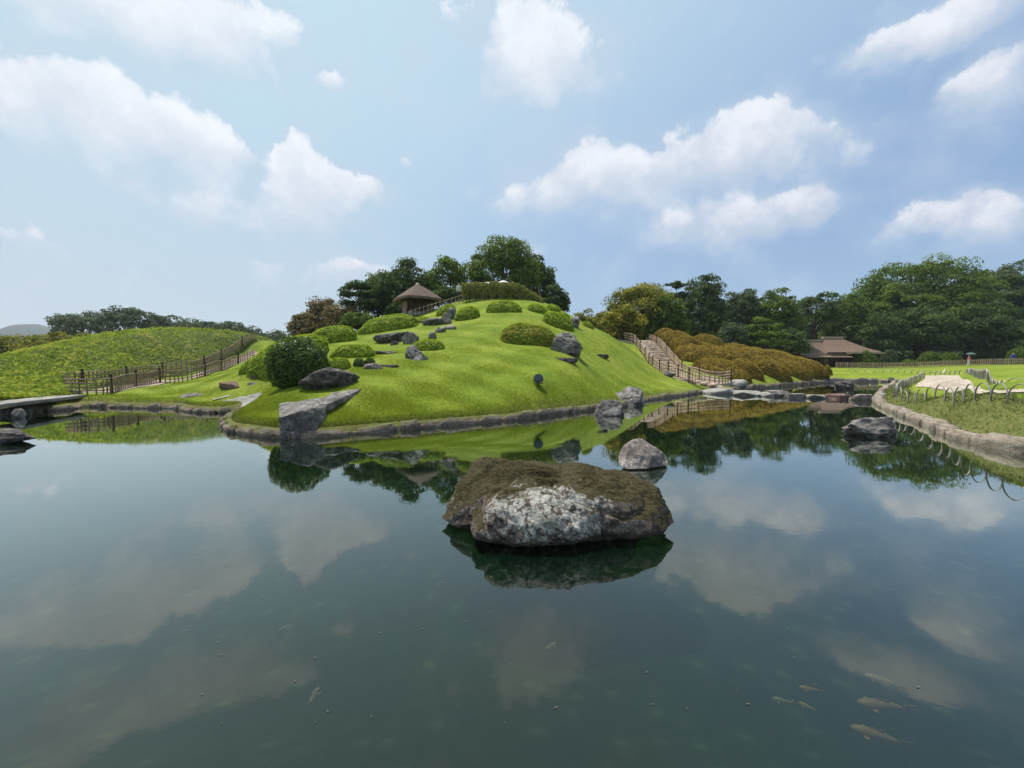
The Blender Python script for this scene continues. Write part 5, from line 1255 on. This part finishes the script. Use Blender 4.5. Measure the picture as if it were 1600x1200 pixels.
# ------------------------------------------------------------------ summit hedge
def hedge():
    a, b = P(722, 474, 34), P(848, 470, 34.5); n = 26; rt = empty('summit_hedge', tuple((a+b)/2), 0, 'clipped hedge with bare stems crowning the summit of the mound', 'hedge'); c0 = (a+b)/2; gz = H(c0.x, c0.y); rt.location.z = gz; c0.z = gz
    mb = MB(); rnd = random.Random(4); pos = []; nor = []
    for i in range(9000):
        t = rnd.random(); q = a.lerp(b, t); top = P(800, 441+4*abs(t-.4)+(0 if t < .7 else (t-.7)*75), 34).z+.14*noise.noise(Vector((t*9, 0, 2)))+.07*noise.noise(Vector((t*30, 5, 2))); bot = top-1.15-(.25 if rnd.random() < .3 else 0)
        u = rnd.uniform(-1, 1); z_ = bot+(top-bot)*rnd.random()**.6; yy = .65*u*math.sqrt(max(0, 1-(max(0, (z_-bot)/(top-bot)-.5)*1.6)**2))
        pos.append((q.x-c0.x+rnd.uniform(-.1, .1), q.y-c0.y+yy, z_-gz+rnd.uniform(-.06, .06))); nor.append((rnd.uniform(-.3, .3), u, .5))
    V, Fq = leaf_quads(np.array(pos), np.array(nor), .075, .5, .6)
    mobj('foliage', np_mesh('foliage', V, Fq, np.clip(rng.normal(.5, .25, len(pos)), 0, 1)), foliage('hedge_leaves', [(0, (.06, .08, .02)), (.5, (.17, .20, .04)), (1, (.36, .30, .09))], .3), rt)
    for i in range(n):
        q = a.lerp(b, (i+.5+rnd.uniform(-.3, .3))/n); z0 = H(q.x, q.y)-gz; l = [Vector((q.x-c0.x, q.y-c0.y-.25, z0-.1))]
        l.append(l[0]+Vector((rnd.uniform(-.15, .15), rnd.uniform(-.1, .1), .7))); l.append(l[1]+Vector((rnd.uniform(-.25, .25), rnd.uniform(-.1, .2), .65)))
        mobj('stem', MB().tube(l, [.03, .024, .014], 5).mesh('stem'), M['bamboo'] if i % 3 == 0 else M['bark'], rt)
hedge()

# ------------------------------------------------------------------ trees
T = tree
T(563, 440, 34, 40, mat='tree_dark', style='pine', label='dark layered pine left of the group behind the pavilion', name='pine_tree', clear=.2)
T(630, 411, 42, 41, label='tall dark evergreen directly behind the thatched pavilion', clear=.15, dens=1.1)
T(590, 424, 26, 44, label='narrow dark evergreen between the layered pine and the tallest one behind the pavilion', clear=.15)
T(666, 424, 24, 43, label='dark tree between the pavilion roof and the airy crown', clear=.1)
T(702, 399, 29, 41, mat='tree_mid', label='airy round tree with light showing through right of the pavilion', clear=.15, dens=.75, leaf=.12)
T(785, 379, 54, 43, mat='tree_mid', label='largest broad tree crowning the summit behind the hedge', clear=.12, dens=1.2)
T(835, 396, 34, 45, label='dark tree merging with the right side of the summit tree', clear=.1)
T(868, 446, 22, 42, label='low dark tree at the right end of the summit hedge', clear=.05)
T(700, 450, 30, 38.5, label='low dark evergreen filling the gap behind the pavilion fence', clear=.0)
T(506, 470, 38, 42, mat='tree_brown', label='russet brown tree on the left slope of the mound', clear=.0)
T(478, 493, 26, 40, mat='tree_brown', label='lower russet tree at the far left of the mound group', clear=.0)
T(540, 478, 34, 39, mat='tree_brown', label='brownish green shrubby tree in front of the layered pine', clear=.0)
T(560, 490, 30, 37, mat='tree_mid', label='small green tree above the widest dome shrub', clear=.0, name='small_tree')
T(628, 470, 24, 38.5, mat='tree_dark', label='dark shrubby tree beside the left wall of the pavilion', clear=.0, name='small_tree')
# distant left
T(128, 491, 44, 95, mat='tree_far', label='spreading umbrella pine, leftmost of the distant row', name='pine_tree', clear=.3, ground=1.7)
T(200, 483, 46, 92, mat='tree_far', label='tallest distant umbrella pine with bare branches showing', name='pine_tree', clear=.5, ground=1.7, dens=.85)
T(262, 497, 34, 98, mat='tree_far', label='third distant umbrella pine from the left', name='pine_tree', clear=.35, ground=1.7)
T(320, 500, 46, 96, mat='tree_far', label='broad distant pine left of the gap above the fence', name='pine_tree', clear=.1, ground=1.7)
T(372, 504, 34, 94, mat='tree_far', label='distant pine just right of the broad one', name='pine_tree', clear=.1, ground=1.7)
T(425, 516, 30, 90, mat='tree_far', label='distant low round tree left of the russet group', clear=.0, ground=1.7)
T(455, 520, 22, 86, mat='tree_far', label='smallest distant round tree next to the russet group', clear=.0, ground=1.7)
T(206, 514, 18, 70, mat='tree_dark', label='small dark conifer peeking over the bamboo grass mound', clear=.0, ground=1.7, name='conifer')
for i, (px, top, hw, D, lb) in enumerate([(20, 527, 60, 52, 'olive orchard tree at the left edge of the photo'), (88, 521, 50, 56, 'olive orchard tree second from the left edge'), (150, 521, 42, 60, 'olive orchard tree beside the small dark conifer'), (-70, 520, 60, 52, 'olive tree just beyond the left edge')]):
    T(px, top, hw, D, mat='tree_olive', label=lb, clear=.0, ground=1.7, group='olive orchard trees behind the bamboo grass mound', name='orchard_tree')
# right of the mound
T(912, 486, 26, 48, mat='tree_olive', label='low yellowish tree right behind the mound shoulder', clear=.0, ground=2.5)
T(940, 488, 24, 50, mat='tree_olive', label='yellow green maple left of the tall olive tree', clear=.0, ground=2.5, name='maple_tree')
T(975, 478, 32, 46, mat='tree_olive', label='golden leaved maple in front of the tall olive tree', clear=.0, ground=3.2, name='maple_tree', spread=.6)
T(1003, 440, 52, 53, mat='tree_olive', label='tall olive green tree above the top of the steps', clear=.0, ground=3, dens=1.1)
T(1040, 465, 34, 50, mat='tree_mid', label='mid green tree right behind the top of the steps', clear=.0, ground=3)
T(1056, 435, 18, 66, mat='tree_dark', style='pine', label='dark pine top rising between the olive tree and the next dark tree', name='pine_tree', clear=.3, ground=2)
T(1099, 432, 36, 64, label='tall dark round topped tree behind the azalea terrace', clear=.0, ground=2, dens=1.1)
T(1160, 448, 34, 68, mat='tree_far', label='grey green airy tree right of the tall dark one', clear=.0, ground=2)
T(1215, 452, 34, 66, mat='tree_mid', label='bright green tree left of the see through crown', clear=.0, ground=2)
T(1277, 455, 34, 72, mat='tree_dark', label='tree with bare trunks and sky showing through above the house', clear=.4, ground=2, dens=.8)
T(1146, 506, 28, 52, mat='tree_far', label='low grey green tree behind the azalea terrace', clear=.0, ground=2, name='small_tree')
T(1192, 504, 34, 51, mat='tree_mid', style='pine', label='low layered garden pine left of the dark house', clear=.0, ground=2, name='pine_tree')
T(1235, 515, 26, 60, mat='tree_dark', label='dark low tree behind the shed', clear=.0, ground=2, name='small_tree')
T(1325, 462, 38, 76, mat='tree_mid', label='mid green tree rising right behind the house roof', clear=.0, ground=2, dens=1.1)
T(1366, 437, 46, 80, mat='tree_mid', label='tall tree on the left flank of the giant crown', clear=.0, ground=2)
T(1443, 402, 88, 77, mat='tree_mid', label='giant spreading tree, the highest on the right', clear=.02, ground=2, dens=1.25)
T(1385, 490, 36, 70, mat='tree_dark', label='dark full tree at the foot of the giant crown, left side', clear=.0, ground=2)
T(1440, 480, 50, 69, mat='tree_dark', label='dark full tree under the middle of the giant crown', clear=.0, ground=2)
T(1515, 470, 52, 70, mat='tree_dark', label='dark tree under the right side of the giant crown', clear=.0, ground=2)
T(1556, 417, 48, 88, mat='tree_far', label='tall pale green tree right of the giant crown', clear=.1, ground=2)
T(1600, 422, 46, 78, mat='tree_dark', style='pine', label='dark tree cut by the right edge of the photo', clear=.1, ground=2)
T(1590, 500, 40, 66, mat='tree_dark', label='low dark tree near the right edge behind the person in blue', clear=.0, ground=2)
T(1690, 420, 60, 84, mat='tree_mid', label='tree beyond the right edge', clear=.05, ground=2)
T(1330, 505, 30, 74, mat='tree_dark', label='dark tree directly behind the right end of the house', clear=.0, ground=2)
for i, (px, base, w, hp, D, lb) in enumerate([(1351, 572, 36, 24, 61, 'layered garden pine bush at the right end of the house'), (1389, 573, 28, 26, 62, 'round clipped bush right of the garden pine'), (1420, 574, 26, 12, 61, 'small low bush between the round bush and the spreading ones'),
    (1452, 574, 34, 24, 61, 'spreading pine bush left of its twin behind the far lawn'), (1482, 574, 36, 22, 60, 'spreading pine bush right of its twin behind the far lawn'), (1592, 569, 34, 26, 58, 'bright green bush beside the person in blue')]):
    dome(px, base, w, hp, 'tree_mid' if i != 1 else 'tree_far', lb, 'garden_bush', D=D, leaf=.13, n=1400, power=1.9, cat='bush', jitter=.9)
# woodland mass behind
def woodland():
    n = 90000; t = rng.random(n); az_ = np.radians(-62+124*t); D = 104+14*rng.random(n)
    X = np.sin(az_)*D*1.15; Y = np.cos(az_)*D*.55+50
    X = -120+270*t; Y = 100+12*rng.random(n)
    lump = np.array([noise.fractal(Vector((a*.06, 0, 0)), .9, 2, 4) for a in X])
    top = np.where(X > 25, 13, 5.5)+lump*3.5; top = np.where((X > -60) & (X < 25), 9+lump*2, top); top = np.where(X < -55, 6.0+lump*1.5, top)
    Z = 1.2+(top)*rng.random(n)**.8
    V, Fq = leaf_quads(np.stack([X, Y, Z], 1), np.tile([[0, -1, .7]], (n, 1)).astype(float), .62, .7, .6)
    tag(mobj('woodland', np_mesh('woodland', V, Fq, np.clip(.4+rng.normal(0, .2, n), 0, 1)), M['tree_far']), kind='stuff')
woodland()
def undergrowth():
    n = 60000; X = rng.uniform(18, 170, n); Y = 92-.10*np.abs(X-60)+5*rng.random(n); lump = np.array([noise.fractal(Vector((a*.15, 3, 0)), .9, 2, 4) for a in X])
    Z = 1.3+(3.2+lump*1.2)*rng.random(n)
    X2 = rng.uniform(-5.5, 4.6, 24000); Y2 = 39.0+1.6*rng.random(24000); Z2 = 5.2+(4.0+.3*np.sin(X2*1.7)-.9*np.clip(X2, 0, 5)/4)*rng.random(24000)
    V, Fq = leaf_quads(np.stack([X, Y, Z], 1), np.tile([[0, -1, .7]], (n, 1)).astype(float), .36, .7, .6)
    tag(mobj('undergrowth', np_mesh('undergrowth', V, Fq, np.clip(.35+rng.normal(0, .2, n), 0, 1)), M['tree_dark']), kind='stuff')
    V, Fq = leaf_quads(np.stack([X2, Y2, Z2], 1), np.tile([[0, -1, .7]], (24000, 1)).astype(float), .16, .7, .6)
    tag(mobj('hilltop_undergrowth', np_mesh('hilltop_undergrowth', V, Fq, np.clip(.35+rng.normal(0, .2, 24000), 0, 1)), M['tree_dark']), kind='stuff')
undergrowth()

# ------------------------------------------------------------------ koi and floating leaves
def koi(px, py, ln, rz, mat, label, dz=-.10):
    q = W(px, py); D = q.y; k = ln*D/F/.5; rt = empty('koi', (q.x*1.02, q.y*1.02, dz*.45-.02), rz, label, 'fish', 'koi swimming in the pond'); rt.scale = (k, k, k)
    xs = [-.22, -.17, -.08, .04, .14, .21, .25]; rr = [.012, .028, .05, .065, .06, .042, .012]
    mb = MB().tube([(x, .015*math.sin(x*9), 0) for x in xs], rr, 10); me = mb.mesh('body', True); mobj('body', me, M[mat], rt)
    mobj('tail_fin', MB().box((-.27, -.01, 0), (.11, .008, .10), Matrix.Rotation(.2, 3, 'Z')).mesh('tail_fin'), M[mat], rt)
    for s_ in (-1, 1): mobj('pectoral_fin', MB().box((.10, s_*.075, -.01), (.05, .07, .006), Matrix.Rotation(-.5*s_, 3, 'Z')).mesh('fin'), M[mat], rt)
    mobj('dorsal_fin', MB().box((.0, 0, .065), (.13, .006, .03)).mesh('dorsal'), M[mat], rt)
koi(1378, 1100, 72, 2.9, 'koi_tan', 'largest tan koi near the lower right of the pond', -.06)
koi(1370, 1136, 68, 2.6, 'koi_tan', 'dim tan koi just below the largest one', -.14)
koi(1374, 1050, 40, 2.6, 'koi_pale', 'dim pale koi just above the largest one', -.14)
koi(1266, 1070, 32, 2.8, 'koi_orange', 'golden koi left of the largest one')
koi(1262, 1097, 26, 2.3, 'koi_orange', 'small orange koi below the golden one')
koi(1225, 1082, 34, 2.7, 'koi_pale', 'faint pale koi at the left of the fish group', -.16)
koi(490, 1078, 34, 1.5, 'koi_tan', 'lone tan koi left of the boulder in the foreground water', -.12)
koi(444, 976, 24, .5, 'koi_pale', 'small pale koi farther out left of the boulder')
koi(860, 1000, 26, .6, 'koi_pale', 'small faint koi below the reflection of the boulder', -.14)
def specks():
    n = 220; V = []; Fq = []
    for i in range(n):
        Y = 2+11*random.random()**1.4; X = random.uniform(-1.1, 1.1)*Y
        if abs(X-.5) < 1.7 and 3.6 < Y < 5.8: continue
        a = random.uniform(0, 2*PI); s_ = random.uniform(.002, .008); b = len(V)
        for k in range(4): V.append((X+s_*math.cos(a+k*PI/2)*(1.6 if k % 2 else .6), Y+s_*math.sin(a+k*PI/2)*(1.6 if k % 2 else .6), .004+.003*(k % 2)))
        Fq.append((b, b+1, b+2, b+3))
    tag(mobj('floating_leaf_bits', np_mesh('floating_leaf_bits', np.array(V), np.array(Fq)), plain('dead_leaf', (.10, .085, .055), .8)), kind='stuff')
specks()
